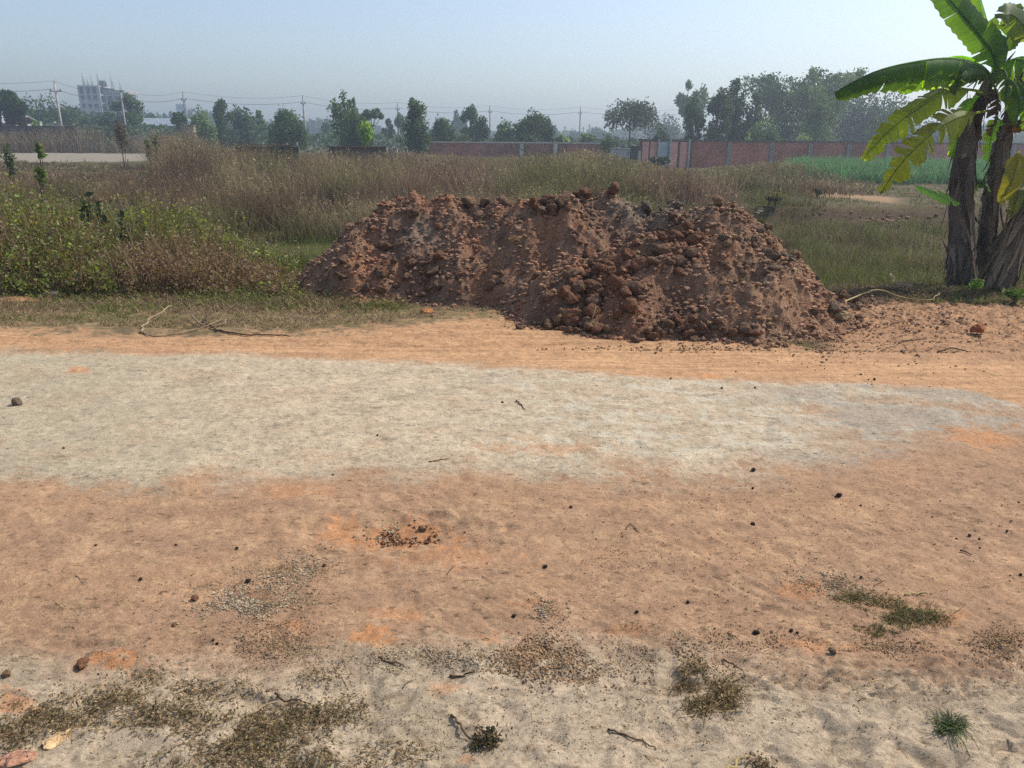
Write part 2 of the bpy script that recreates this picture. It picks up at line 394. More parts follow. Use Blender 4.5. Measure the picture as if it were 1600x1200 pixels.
def zm(x, y, fine=True):
    x = np.asarray(x, float); y = np.asarray(y, float)
    wx = x + .10 * fbm(x * 1.7, y * 1.7, 3, 101); wy = y + .10 * fbm(x * 1.7, y * 1.7, 3, 105)
    acc = np.zeros(x.shape)
    K = 24.
    for (cx, cy, h, rx, ry) in LOADS:
        d = np.sqrt(((wx - cx) / rx) ** 2 + ((wy - cy) / ry) ** 2 + .010)
        acc = acc + np.exp(K * h * np.clip(1.06 - d, -1, 2))
    z = np.log(acc / len(LOADS) + 1e-9) / K + .07
    z = z - .10
    if fine:
        m = sstep(-.02, .12, z)
        d, v = vor(x * 8 + .4 * vn(x * 5, y * 5, 3), y * 8, 111); d2, v2 = vor(x * 19, y * 19, 113)
        z = z + m * (.115 * fbm(x * 2.0, y * 2.0, 5, 115, .58) + .04 * np.abs(vn(x * 3.3 + 7, y * 3.3, 116)) + .035 * np.sqrt(np.clip(1 - (d / .75) ** 2, 0, 1)) * v ** 1.5 + .018 * np.sqrt(np.clip(1 - (d2 / .7) ** 2, 0, 1)) * v2)
        # runnels down the right-hand load
        z = z + .01 * m * np.abs(vn(np.arctan2(y - LOADS[0][1], x - LOADS[0][0]) * 9, x * 0, 117))
    return z
RUST = s2l((154, 111, 85)); BROWN = s2l((146, 116, 94)); GREYS = s2l((150, 132, 114)); TAN = s2l((166, 132, 104)); DARKB = s2l((112, 84, 68))
def soil_col(x, y, z):
    px, py = proj(x, y, z)
    n = fbm(x * 1.6, y * 1.6, 4, 121, .6); n2 = fbm(x * 7, y * 7, 3, 125)
    c = np.zeros(np.shape(x) + (3,)) + BROWN
    def mixc(c, col, m): m = np.clip(m, 0, 1)[..., None]; return c * (1 - m) + col * m
    c = mixc(c, RUST, .8 * sstep(-.15, .45, n + .3 * n2))
    c = mixc(c, DARKB, .6 * sstep(.1, .5, -n))
    gz = np.exp(-(((px - 1015) / 70) ** 2 + ((py - 325) / 30) ** 2)) + .8 * np.exp(-(((px - 665) / 35) ** 2 + ((py - 360) / 25) ** 2))
    c = mixc(c, GREYS * .9, 1.1 * gz + .3 * n2 * gz)
    c = mixc(c, TAN * .9, .75 * sstep(1080, 1220, px) * sstep(-.4, .3, n2 + .2))
    c = mixc(c, RUST * .95, .6 * np.exp(-(((px - 960) / 90) ** 2 + ((py - 450) / 60) ** 2)))
    return c
gx = np.linspace(-3.6, 4.2, 560); gy = np.linspace(5.4, 10.8, 400)
GX, GY = np.meshgrid(gx, gy)
GZ = zm(GX, GY)
V = np.stack([GX, GY, GZ], -1); n0, n1 = GX.shape
i = (np.arange(n0 - 1)[:, None] * n1 + np.arange(n1 - 1)[None, :]).ravel()
F = np.stack([i, i + 1, i + 1 + n1, i + n1], -1)
keep = (GZ[:-1, :-1] > -.07).ravel()
F = F[keep]; u, inv = np.unique(F, return_inverse=True)
tag(mk('earth_mound', V.reshape(-1, 3)[u], inv.reshape(F.shape).astype(np.int32), M_mound, None, soil_col(GX, GY, GZ).reshape(-1, 3)[u] * 1.0, True),
    'long lumpy heap of reddish brown dug earth dumped along the far roadside', 'dirt heap')

# ---------------------------------------------------------------- clods and stones
def ico(sub):
    import bmesh
    bm = bmesh.new(); bmesh.ops.create_icosphere(bm, subdivisions=sub, radius=1)
    V = np.array([v.co[:] for v in bm.verts]); F = np.array([[v.index for v in f.verts] for f in bm.faces], np.int32); bm.free()
    return V, F
ICO = {k: ico(k) for k in (1, 2, 3)}
def lump(sub, seed, amp=.28, flat=.8, cuts=3, rough=1.6):
    V, F = ICO[sub]; r = random.Random(seed); V = V.copy()
    off = Vector((r.uniform(0, 99), r.uniform(0, 99), r.uniform(0, 99)))
    for _ in range(cuts):                                   # broken faces
        n = np.array([r.gauss(0, 1) for _ in range(3)]); n /= np.linalg.norm(n); d = r.uniform(.55, .85)
        s = V @ n; V = V - np.where(s > d, s - d, 0)[:, None] * n
    for i, v in enumerate(V):
        p = Vector(v)
        k = 1 + amp * mnoise.noise(p * rough + off) + amp * .55 * mnoise.noise(p * rough * 2.7 + off) + amp * .35 * mnoise.noise(p * rough * 6 + off)
        V[i] = v * k
    V *= np.array([r.uniform(.85, 1.25), r.uniform(.8, 1.1), flat * r.uniform(.8, 1.1)])
    return V, F
def ztop(x, y):
    return np.maximum(zt(x, y), zm(x, y))
# the 250 largest clods stand as objects of their own; the smaller ones are one mass
cl_rust = [lump(3, 100 + k, .26) for k in range(5)]
zones = {'rust': (RUST * .9 + BROWN * .1, 'rust brown'), 'brown': (BROWN, 'dark brown'), 'grey': (GREYS * .9, 'greyish'), 'tan': (TAN, 'pale tan')}
meshes = {}
for zn, (cc, _) in zones.items():
    meshes[zn] = []
    for k in range(5):
        V_, F_ = lump(3, 200 + 17 * k + len(zn), .30)
        me_o = mk('soil_clod', V_, F_, M_clod, None, cc, True); meshes[zn].append(me_o.data)
        bpy.data.objects.remove(me_o)
def put_clod(x, y, r, zn, label, group, z=None, name='soil_clod', sink=.25, cat='clod'):
    o = bpy.data.objects.new(name, random.choice(meshes[zn])); COL.objects.link(o)
    o.location = (x, y, (float(ztop(x, y)) if z is None else z) + r * (1 - sink) * .75)
    s = r; o.scale = (s * random.uniform(.9, 1.15), s * random.uniform(.85, 1.1), s * random.uniform(.8, 1.05))
    o.rotation_euler = (random.uniform(-.5, .5), random.uniform(-.5, .5), random.uniform(0, 6.28))
    tag(o, label, cat, group); return o
def mound_pt(px, py):
    """where the ray through a photo pixel meets the heap or the ground"""
    d = ray(px, py); ts = np.linspace(4.5, 12.5, 1600) / d[1]
    X = d[0] * ts; Y = d[1] * ts; Z = CAM_H + d[2] * ts
    h = np.maximum(zm(X, Y, False), zt(X, Y, False)); g = Z - h
    k = np.argmax(g < 0) if (g < 0).any() and Y[np.argmax(g < 0)] < 10.2 else np.argmin(np.where(Y < 10, Z - zm(X, Y, False), 99))
    return X[k], Y[k]
# named by place: (px centre, py centre, spread x, spread y, count, rmin, rmax, colours, label words)
REG = [((930, 462), (80, 38), 46, .035, .075, ('rust', 'rust', 'brown'), 'rounded {} clod in the tumbled slope at the middle front of the heap'),
       ((900, 512), (70, 14), 26, .03, .062, ('brown', 'rust', 'tan'), '{} clod fallen at the road edge before the middle of the heap'),
       ((1080, 522), (110, 12), 30, .022, .05, ('brown', 'rust'), '{} clod along the front foot of the tall right end of the heap'),
       ((1200, 400), (70, 55), 34, .022, .048, ('tan', 'grey', 'brown'), '{} stony clod on the smooth outer slope of the heap facing the banana plants'),
       ((1060, 390), (60, 35), 30, .03, .06, ('rust', 'brown', 'rust'), '{} clod high on the tallest load above the tumbled slope'),
       ((850, 320), (90, 22), 30, .03, .075, ('brown', 'rust', 'brown'), '{} clod near the crest over the middle of the heap'),
       ((640, 440), (110, 22), 36, .028, .06, ('rust', 'brown', 'brown'), '{} clod at the foot of the heap next to the weeds'),
       ((580, 340), (80, 45), 26, .02, .042, ('rust', 'brown'), '{} clod on the far end of the heap sloping down to the grass'),
       ((1310, 478), (45, 18), 14, .02, .05, ('brown', 'grey', 'tan'), '{} clod scattered between the heap and the banana plants'),
       ((1020, 322), (40, 10), 12, .025, .05, ('grey',), '{} ashy clod on the grey patch at the crest')]
# shifts where the word used is a position in the picture are avoided except where nothing else tells the zones apart
for (c, s, n, r0, r1, zs, lab) in REG:
    for k in range(n):
        px = c[0] + s[0] * np.clip(rng.normal() * .6, -1.3, 1.3); py = c[1] + s[1] * np.clip(rng.normal() * .6, -1.3, 1.3)
        x, y = mound_pt(px, py); r = 1.2 * (r0 + (r1 - r0) * rng.random() ** 1.8)
        zn = zs[int(rng.integers(len(zs)))]; L = lab.format(zones[zn][1])
        put_clod(x, y, r, zn, L, 'clods of dug earth on and around the heap')
for (px, py, r, zn, L) in [(786, 300, .105, 'brown', 'big blocky brown clod standing on the crest of the heap above the pale slab'), (733, 305, .10, 'tan', 'smooth broad clod at the crest beside the big blocky one'),
                           (960, 290, .095, 'rust', 'upright rust brown lump standing highest on the crest'), (858, 298, .07, 'brown', 'dark knobbly clod on the crest between the two tallest lumps'),
                           (912, 310, .09, 'rust', 'reddish clod just beside the highest upright lump'), (1052, 308, .055, 'grey', 'pale pointed grey stone on the grey crest patch'), (1010, 312, .08, 'grey', 'wide grey clod capping the ashy patch'),
                           (1120, 326, .06, 'tan', 'tan clod at the top corner of the smooth outer slope'), (1037, 380, .085, 'rust', 'bright rust crumbly clod in the upper middle of the tallest load'), (1210, 395, .06, 'brown', 'brown rock jutting from the outer slope halfway down'),
                           (1000, 412, .085, 'rust', 'squarish smooth reddish clod in the tumbled slope'), (940, 462, .07, 'rust', 'round reddish boulder of clay in the tumbled slope'), (880, 495, .065, 'brown', 'largest grey brown clod at the foot of the tumbled slope'),
                           (950, 521, .05, 'tan', 'round tan clod lying at the road edge'), (1160, 524, .06, 'brown', 'largest clod at the front foot of the tallest load'), (1048, 498, .045, 'brown', 'lone round brown stone low on the front of the tallest load'),
                           (600, 385, .09, 'brown', 'dark hollowed clod on the shaded side of the second crest'), (1320, 440, .05, 'brown', 'dark clod beyond the outer end of the heap')]:
    x, y = mound_pt(px, py)
    put_clod(x, y, r, zn, L, 'clods of dug earth on and around the heap')
def clod_mass(name, pts, sizes, cols, mat, sub=1, amp=.34, nvar=14, flat=.8, sink=.3, **props):
    var = [lump(sub, 900 + k, amp, flat, 2) for k in range(nvar)]
    n = len(pts); nv = len(var[0][0]); Vs = np.empty((n, nv, 3)); k = rng.integers(nvar, size=n)
    a = rng.random(n) * 6.283; ca, sa = np.cos(a), np.sin(a)
    B = np.stack([v[0] for v in var])[k] * (sizes[:, None, None] * rng.uniform(.8, 1.2, (n, 1, 3)))
    Vs[..., 0] = B[..., 0] * ca[:, None] - B[..., 1] * sa[:, None]; Vs[..., 1] = B[..., 0] * sa[:, None] + B[..., 1] * ca[:, None]; Vs[..., 2] = B[..., 2] + (sizes * (1 - sink) * .7)[:, None]
    Vs += pts[:, None, :]
    F = (var[0][1][None] + (np.arange(n) * nv)[:, None, None]).reshape(-1, 3).astype(np.int32)
    return mk(name, Vs.reshape(-1, 3), F, mat, None, np.repeat(cols, nv, 0), sub > 1, **props)
# small clods over the whole heap
n = 24000
x = rng.uniform(-3.4, 4.0, n * 4); y = rng.uniform(5.6, 9.8, n * 4)
zz = zm(x, y, False); px_, py_ = proj(x, y, np.maximum(zz, 0))
dens = np.where(zz > .02, .30 + .70 * sstep(-.15, .45, vn(x * 2.2, y * 2.2, 131)), 0) + .5 * np.exp(-((zz + .02) / .05) ** 2)
dens = dens * np.where(zz > -.09, 1, 0) * (.35 + .65 * (y < 9.3)) * np.where((zz < -.02) & (y > 8.2), .3, 1)
m = rng.random(len(x)) < dens; x, y = x[m][:n], y[m][:n]
z = ztop(x, y); sz = .004 + .028 * rng.random(len(x)) ** 4.6
cc = soil_col(x, y, z) * rng.uniform(.75, 1.3, (len(x), 1)); cc *= rng.uniform(.94, 1.06, cc.shape)
clod_mass('earth_rubble', np.stack([x, y, z], -1), sz, cc, M_clod, kind='stuff')
n = 26000; x = rng.uniform(-3.2, 3.8, n); y = rng.uniform(5.7, 9.2, n); zz = zm(x, y, False); m = zz > -.03; x, y = x[m], y[m]
cc = soil_col(x, y, ztop(x, y)) * rng.uniform(.7, 1.35, (len(x), 1))
clod_mass('loose_soil_crumbs', np.stack([x, y, ztop(x, y)], -1), .003 + .006 * rng.random(len(x)) ** 2, cc, M_clod, kind='stuff')
# grit of crumbled soil on the road edge under the heap and round the hole
def grit(name, patches, mat, sub=1, sub_n=1, **kw):
    P = []; S = []; C = []
    if sub_n != 1: patches = [(a, b, c * 1.15, d * 1.25, int(n_ * sub_n), r0, r1, q, e) for (a, b, c, d, n_, r0, r1, q, e) in patches]
    for (px0, py0, ax, ay, n, r0, r1, col, bend) in patches:
        q = rng.normal(size=(n, 2)) * .5; u = q[:, 0]; v = q[:, 1]
        pxs = px0 + ax * u + bend * ay * v; pys = py0 + ay * v - bend * ay * u
        d = np.array([gp(a, b) for a, b in zip(pxs, pys)]); s = r0 + (r1 - r0) * rng.random(n) ** 3
        nm = vn(d[:, 0] * 9, d[:, 1] * 9, 141) > -.3
        d, s = d[nm], s[nm]
        P.append(np.column_stack([d, zt(d[:, 0], d[:, 1])])); S.append(s)
        C.append(np.asarray(col)[None] * rng.uniform(.65, 1.35, (len(s), 1)))
    return clod_mass(name, np.concatenate(P), np.concatenate(S), np.concatenate(C), mat, sub, **kw)
DG = s2l((160, 144, 120)); CB = s2l((146, 118, 90))
grit('crumbled_dirt', [(1080, 545, 190, 8, 700, .003, .012, CB, 0), (1300, 540, 110, 22, 500, .003, .014, CB, 0), (820, 500, 80, 18, 250, .003, .012, CB, 0), (1250, 560, 260, 30, 200, .002, .009, CB, 0),
                       (445, 428, 60, 14, 500, .006, .03, BROWN, 0), (500, 455, 60, 10, 200, .004, .02, RUST, 0), (1420, 500, 150, 26, 900, .004, .02, BROWN, 0), (1330, 470, 60, 14, 400, .006, .03, BROWN, 0), (1450, 462, 120, 8, 400, .006, .03, DARKB, 0), (640, 832, 60, 14, 420, .002, .009, s2l((110, 72, 48)), 0), (1420, 560, 180, 50, 160, .003, .010, DARKB, 0)], M_clod, kind='stuff')
grit('gravel', [(450, 895, 70, 20, 900, .0015, .0045, DG, .9), (385, 945, 70, 22, 1100, .0015, .005, DG, 0), (430, 1000, 60, 30, 600, .0012, .004, CB, 0), (840, 1025, 60, 26, 1100, .0015, .005, CB, 0),
                (870, 1045, 110, 30, 700, .0012, .0045, CB, 0), (650, 1030, 90, 16, 700, .0012, .004, DG, 0), (858, 958, 24, 16, 260, .0015, .005, DG, 0), (1060, 1040, 60, 30, 600, .0012, .004, CB, 0),
                (1300, 915, 60, 14, 500, .0015, .0045, DG, -1.2), (1180, 1000, 80, 16, 260, .0012, .004, CB, 0), (1390, 1010, 90, 12, 260, .0012, .004, CB, 0), (1560, 1010, 50, 26, 420, .0012, .004, CB, 0),
                (980, 870, 60, 20, 200, .0012, .0035, CB, 0), (1110, 900, 350, 120, 900, .001, .0035, CB, 0), (300, 980, 300, 90, 500, .001, .0035, CB, 0), (800, 1100, 700, 90, 1600, .0008, .0028, CB, 0),
                (1200, 790, 500, 60, 350, .001, .004, DARKB, 0), (620, 830, 45, 12, 300, .0015, .006, DG, 0), (740, 1030, 420, 22, 900, .0008, .003, DG, 0)], M_clod, sub_n=2.2, kind='stuff')
pb = rng.normal(size=(700, 2)); X = 9.7 + pb[:, 0] * .9; Y = 20.3 + pb[:, 1] * .3
clod_mass('bund_soil', np.stack([X, Y, zt(X, Y)], -1), .006 + .05 * rng.random(700) ** 4, BROWN[None] * rng.uniform(.6, 1.3, (700, 1)), M_clod, kind='stuff')
# single pebbles one can point at on the open road
PEB = [(1177, 735, .013, 'dark', 'small dark pebble on the seam of the grey dust and the clay'), (1310, 779, .013, 'dark', 'largest of the dark pebbles on the open clay, standing alone'), (1176, 765, .007, 'dark', 'tiny dark stone just before the pebble on the dust seam'),
       (1176, 823, .010, 'dark', 'dark stone with a small flake on the open clay'), (892, 794, .008, 'dark', 'small black stone on the clay beside the scraped hole'), (803, 965, .009, 'dark', 'black stone beside the little gravel pile'),
       (852, 886, .009, 'dark', 'dark pebble on the clay behind the gravel pile'), (370, 856, .008, 'dark', 'dark pebble alone on the clay near the gravel tongue'), (150, 853, .006, 'dark', 'tiny dark pebble on plain clay'),
       (275, 853, .005, 'dark', 'tiny black speck of stone on plain clay'), (220, 908, .008, 'dark', 'dark pebble beside a faint twig on the clay'), (305, 940, .013, 'rust', 'small red brick crumb on the clay before the gravel tongue'),
       (272, 980, .009, 'rust', 'pinkish stone crumb on the clay'), (130, 1042, .020, 'rust', 'dark red brick piece beside the bright orange dirt patch'), (11, 1057, .014, 'tan', 'yellowish pebble beside the weed litter'),
       (26, 631, .035, 'grey', 'flat grey stone lying on the grey dust'), (1181, 990, .012, 'dark', 'dark pebble on the clay near the sand edge'), (1300, 1024, .014, 'grey', 'rounded grey pebble at the sand edge'),
       (340, 1010, .007, 'dark', 'black pebble beside its twin on the clay'), (334, 1005, .006, 'dark', 'smaller black pebble of the pair on the clay'), (995, 960, .007, 'dark', 'dark crumb on the bare clay in the middle'),
       (1345, 905, .006, 'dark', 'tiny dark pebble of the scatter beside the dead grass'), (1515, 835, .007, 'dark', 'dark pebble in the loose scatter on the clay'), (1530, 841, .007, 'dark', 'dark pebble next to another in the loose scatter'),
       (1495, 840, .006, 'dark', 'small pebble at the edge of the loose scatter'), (1531, 856, .006, 'dark', 'small pebble closest to us in the loose scatter'), (1574, 830, .006, 'dark', 'small pebble off to the side of the loose scatter'),
       (1591, 788, .007, 'dark', 'dark pebble on clay beyond the loose scatter'), (1345, 792, .006, 'dark', 'pair stone of the dark pebble on the clay'), (1594, 900, .008, 'dark', 'dark pebble near the dead grass patch'),
       (1236, 986, .008, 'dark', 'dark stone of a close pair by the sand edge'), (1246, 990, .007, 'dark', 'second stone of the close pair by the sand edge'), (1075, 941, .007, 'dark', 'dark crumb on clay above the sand tuft'),
       (1410, 550, .022, 'grey', 'lone dark stone on the trampled verge'), (507, 883, .008, 'grey', 'stone at the tip of the gravel tongue'), (388, 910, .013, 'dark', 'dark flat stone in the gravel tongue'), (660, 822, .018, 'tan', 'pale stone lying in the scraped hole'),
       (520, 742, .006, 'dark', 'dark speck of stone on the dust and clay seam'), (1128, 606, .009, 'dark', 'dark pebble near the far edge of the grey dust'), (1048, 592, .010, 'dark', 'dark pebble on the far edge of the grey dust'),
       (1180, 606, .008, 'dark', 'small dark pebble just inside the grey dust'), (1366, 594, .012, 'dark', 'dark pebble on the orange strip'), (785, 630, .009, 'dark', 'dark pebble in the middle of the grey dust'), (590, 683, .008, 'dark', 'dark stone on plain grey dust'),
       (100, 702, .007, 'grey', 'dull pebble on plain grey dust')]
zones['dark'] = (s2l((78, 66, 58)), 'dark'); meshes['dark'] = []
for k in range(3):
    V_, F_ = lump(2, 400 + k, .3); me_o = mk('pebble', V_, F_, M_clod, None, zones['dark'][0], True); meshes['dark'].append(me_o.data); bpy.data.objects.remove(me_o)
for (px, py, r, zn, L) in PEB:
    x, y = gp(px, py); put_clod(x, y, r, zn, L, 'single pebbles lying on the road', name='pebble', cat='pebble')
# special pieces
def special(name, px, py, size, seed, col, label, cat, rz=0, tilt=0, sink=.2, mat=None, onmound=False, cuts=6, amp=.14):
    x, y = mound_pt(px, py) if onmound else gp(px, py)
    V_, F_ = lump(3, seed, amp, 1, cuts); V_ = V_ / np.abs(V_).max(0) * np.array(size) / 2
    c = np.asarray(col)[None] * (1 + .25 * rng.normal(size=(len(V_), 1)) * .4)
    o = mk(name, V_, F_, mat or M_clod, None, np.clip(c, .01, 1), False)
    o.location = (x, y, float(ztop(x, y)) + size[2] * (.5 - sink)); o.rotation_euler = (tilt, 0, rz)
    return tag(o, label, cat)
special('flat_clay_slab', 805, 392, (.17, .05, .12), 11, s2l((176, 134, 92)), 'flat pale tan clay slab leaning on the middle of the heap', 'clay slab', .2, .5, .25, onmound=True)
special('broken_brick', 1525, 523, (.16, .12, .11), 12, s2l((150, 92, 62)), 'broken reddish brick lying on the trampled soil by the banana plants', 'brick', .7, .3, .15)
special('rock', 1313, 512, (.17, .13, .10), 13, s2l((150, 128, 96)), 'rounded olive tan rock lying beside the outer foot of the heap', 'rock', .2, 0, .15, amp=.2, cuts=2)
special('rock', 1342, 484, (.13, .09, .08), 14, s2l((140, 118, 92)), 'dusky rock with a long bent stalk lying against it', 'rock', 1.2, 0, .2, amp=.2, cuts=3)
special('rock', 1410, 452, (.26, .15, .16), 15, s2l((136, 112, 88)), 'blocky brown lump of soil on the shaded verge near the banana stems', 'rock', .1, 0, .25, amp=.22, cuts=4)
special('rust_boulder', 429, 402, (.20, .16, .17), 16, s2l((160, 92, 58)), 'orange red boulder of clay between the weeds and the heap', 'boulder', 0, 0, .1, onmound=False)
special('clay_chunk', 667, 490, (.14, .08, .06), 17, s2l((170, 116, 72)), 'orange clay chunk lying in the straw below the heap', 'clay chunk', .1, 0, .2)
special('pale_stone', 78, 462, (.22, .12, .07), 18, s2l((176, 166, 152)), 'flat whitish stone at the foot of the weeds', 'stone', .2, 0, .2)
special('clay_slab', 20, 470, (.55, .25, .06), 19, s2l((160, 118, 88)), 'pinkish flat slab half under the weeds beside the whitish stone', 'slab', 0, 0, .2)
special('buried_brick', 18, 1192, (.13, .06, .03), 20, s2l((170, 128, 104)), 'pinkish brick half buried in the sand under the weed litter', 'brick', .2, 0, .3)
special('sandstone_lump', 86, 1158, (.05, .10, .03), 21, s2l((190, 160, 120)), 'pale tan oblong stone in the weed litter', 'stone', -.4, 0, .3, amp=.2)

# ---------------------------------------------------------------- sticks, vines, stalks
def stick(name, pts, r, col, label, cat, px=True, taper=.5, jit=.2, grp=None):
    P = []
    for p in pts:
        x, y = gp(p[0], p[1]); P.append((x, y, float(ztop(x, y)) + r + (p[2] if len(p) > 2 else 0)))
    # smooth through the points
    Q = []
    for i in range(len(P) - 1):
        a = Vector(P[max(i - 1, 0)]); b = Vector(P[i]); c = Vector(P[i + 1]); d = Vector(P[min(i + 2, len(P) - 1)])
        for k in range(4):
            t = k / 4; Q.append(.5 * ((2 * b) + (c - a) * t + (2 * a - 5 * b + 4 * c - d) * t * t + (3 * b - a - 3 * c + d) * t ** 3))
    Q.append(Vector(P[-1])); m = len(Q)
    for q in Q[1:-1]: q += Vector((random.gauss(0, 1), random.gauss(0, 1), abs(random.gauss(0, .5)))) * r * .9
    mb = MB(); mb.tube(Q, [r * (1 - (1 - taper) * i / (m - 1)) for i in range(m)], col, 7, True, jit)
    return tag(mb.build(name, M_stick, None, True), label, cat, grp)
WD = s2l((150, 130, 104)); WB = s2l((92, 74, 58)); ST = s2l((190, 168, 120))
stick('dead_branch', [(222, 520), (228, 512, .02), (246, 502, .05), (270, 492, .08)], .011, WD, 'thick pale dead branch end resting at the weeds edge', 'branch')
stick('dead_vine', [(222, 519), (238, 524), (270, 522), (300, 519), (330, 514, .03), (350, 506, .05)], .007, WD, 'pale dead vine lying along the edge of the orange strip', 'vine')
stick('dead_vine', [(330, 497, .05), (323, 505, .04), (328, 515, .01), (345, 520), (380, 523), (420, 524), (452, 528)], .010, WB, 'dark curling vine trailing out over the orange strip', 'vine')
stick('dead_vine', [(300, 500, .04), (320, 512, .02), (352, 510, .02), (348, 500, .04)], .008, WD, 'thin looped vine tangled over the curling dark one', 'vine')
stick('bent_stalk', [(1312, 492, .03), (1335, 478, .10), (1370, 470, .10), (1410, 472, .05), (1450, 474, .03), (1466, 470, .08)], .009, ST * .8, 'long bent pale stalk running from the rocks over the trampled soil', 'stalk')
stick('bent_stalk', [(1345, 484, .04), (1380, 495, .01), (1410, 504)], .006, WD, 'short thin stalk sloping down from the rocks', 'stalk')
stick('twig', [(1465, 552), (1485, 547, .02), (1512, 551)], .008, WB, 'dark curved twig on the trampled verge', 'twig')
stick('twig', [(1410, 531), (1448, 530)], .005, WB, 'thin straight twig on the verge beyond the curved one', 'twig')
stick('twig', [(1413, 933), (1430, 931, .004), (1450, 928)], .004, ST * .8, 'pale straight twig beside the dead grass patch', 'twig')
stick('twig', [(592, 1030), (605, 1036), (628, 1042)], .004, WB, 'dark bent twig at the edge of clay and sand', 'twig')
stick('twig', [(703, 1053), (722, 1054), (742, 1057)], .004, WB * .8, 'short dark twig before the gravel patch', 'twig')
stick('twig', [(705, 1120), (718, 1135, .004), (735, 1160, .004), (748, 1165)], .004, WB, 'dark bent twig ending in a small dead weed', 'twig')
stick('twig', [(385, 1124), (405, 1112, .01), (432, 1098, .012)], .005, WD, 'pale stick leaning across the weed litter', 'twig')
stick('twig', [(430, 1090, .01), (445, 1097, .01), (468, 1100, .005), (500, 1115)], .0035, WB * .7, 'thin dark wiry twig arching from the weed litter', 'twig')
stick('twig', [(1130, 1028), (1160, 1048)], .003, WB, 'dark thin twig on the sand near the tuft', 'twig')
stick('twig', [(950, 1145), (975, 1153), (1010, 1165), (1025, 1175)], .003, WB, 'thin forked dark twig on the sand', 'twig')
stick('twig', [(1130, 1215), (1150, 1194, .01), (1168, 1188, .01)], .006, ST * .7, 'broken pale stick with a cut end at the bottom of the sand', 'twig')
stick('twig', [(1500, 861), (1518, 867)], .004, WB * .7, 'short dark twig on the clay among the pebbles', 'twig')
stick('twig', [(978, 826), (986, 818), (998, 832), (1004, 834)], .0025, WB, 'bent wiry twig on the clay in the middle', 'twig')
stick('twig', [(807, 627), (812, 633), (821, 641)], .005, WB * .8, 'short black twig on the grey dust', 'twig')
stick('twig', [(670, 723), (688, 720), (702, 718)], .003, WB, 'thin twig flat on the grey dust by the clay', 'twig')
mb = MB(); x, y = mound_pt(924, 503); z = float(ztop(x, y)); mb.tube([(x - .01, y - .02, z), (x + .01, y - .05, z + .07), (x + .03, y - .05, z + .15)], [.007, .006, .004], ST * .8)
tag(mb.build('root_stub', M_stick, None, True), 'pale root standing out of the foot of the tumbled slope', 'root')
for k in range(46):   # tiny straws over sand and clay
    px = rng.uniform(20, 1580); py = rng.uniform(880, 1190); a = rng.uniform(-.9, .9); l = rng.uniform(8, 26)
    stick('straw', [(px, py), (px + l * math.cos(a) * .5, py + l * math.sin(a) * .5 + rng.uniform(-2, 2), .004), (px + l * math.cos(a), py + l * math.sin(a))], .0016, (ST, WB, WD)[k % 3] * .85,
          'short thin straw lying loose on the bare ground', 'straw', grp='straws scattered over sand and clay')

# ---------------------------------------------------------------- grasses and weeds
def ribbons(P, H, W, D, L, C, seg=2, Ctip=None):
    """n blades: base points P, height H, width W, lean direction D (radians), lean amount L (0..1), colour C"""
    n = len(P); t = np.linspace(0, 1, seg + 1)[None, :]
    f = rng.random(n) * 3.14
    wx, wy = np.cos(f), np.sin(f)
    cx = P[:, 0:1] + np.cos(D)[:, None] * (L * H)[:, None] * t ** 1.7
    cy = P[:, 1:2] + np.sin(D)[:, None] * (L * H)[:, None] * t ** 1.7
    cz = P[:, 2:3] + H[:, None] * t * (1 - .35 * (L[:, None] * t) ** 2)
    hw = .5 * W[:, None] * (1 - t) ** .6 + .04 * W[:, None]
    V = np.empty((n, seg + 1, 2, 3))
    V[:, :, 0, 0] = cx - wx[:, None] * hw; V[:, :, 0, 1] = cy - wy[:, None] * hw; V[:, :, 0, 2] = cz
    V[:, :, 1, 0] = cx + wx[:, None] * hw; V[:, :, 1, 1] = cy + wy[:, None] * hw; V[:, :, 1, 2] = cz
    b = (np.arange(n) * (seg + 1) * 2)[:, None] + (np.arange(seg) * 2)[None, :]; b = b.ravel()
    F = np.stack([b, b + 1, b + 3, b + 2], -1).astype(np.int32)
    CC = np.repeat(C[:, None, :], (seg + 1) * 2, 1)
    if Ctip is not None:
        k = np.repeat(t.ravel(), 2)[None, :, None]; CC = CC * (1 - k) + Ctip[:, None, :] * k
    return V.reshape(-1, 3), F, CC.reshape(-1, 3)
def cards(P, S, C, flat=.0, aspect=.55):
    """n pointed leaves, random orientation (flat -> lying level)"""
    n = len(P); a = rng.normal(size=(n, 3)); a[:, 2] *= (1 - flat); a /= np.linalg.norm(a, axis=1, keepdims=True)
    b = rng.normal(size=(n, 3)); b[:, 2] *= (1 - flat); b -= (b * a).sum(1, keepdims=True) * a; b /= np.linalg.norm(b, axis=1, keepdims=True) + 1e-9
    S = np.asarray(S)[:, None]
    V = np.stack([P - a * S, P + b * S * aspect, P + a * S, P - b * S * aspect], 1)
    F = np.arange(4 * n, dtype=np.int32).reshape(n, 4)
    return V.reshape(-1, 3), F, np.repeat(C, 4, 0)
def join(name, parts, mat, parent=None, **props):
    Vs, Fs, Cs, o = [], [], [], 0
    for (V, F, C) in parts: Vs.append(V); Fs.append(F + o); Cs.append(C); o += len(V)
    return mk(name, np.concatenate(Vs), np.concatenate(Fs), mat, parent, np.clip(np.concatenate(Cs), .004, .9), **props)
DRY = s2l((148, 132, 100)); PINK = s2l((136, 112, 92)); OLIVE = s2l((120, 120, 72)); GREEN = s2l((116, 132, 58)); DGREEN = s2l((84, 104, 54)); CROP = s2l((98, 150, 90)); DEADB = s2l((132, 106, 84)); STRAW = s2l((200, 178, 136))
def mixn(a, b, k): k = np.clip(k, 0, 1)[:, None]; return a * (1 - k) + b * k
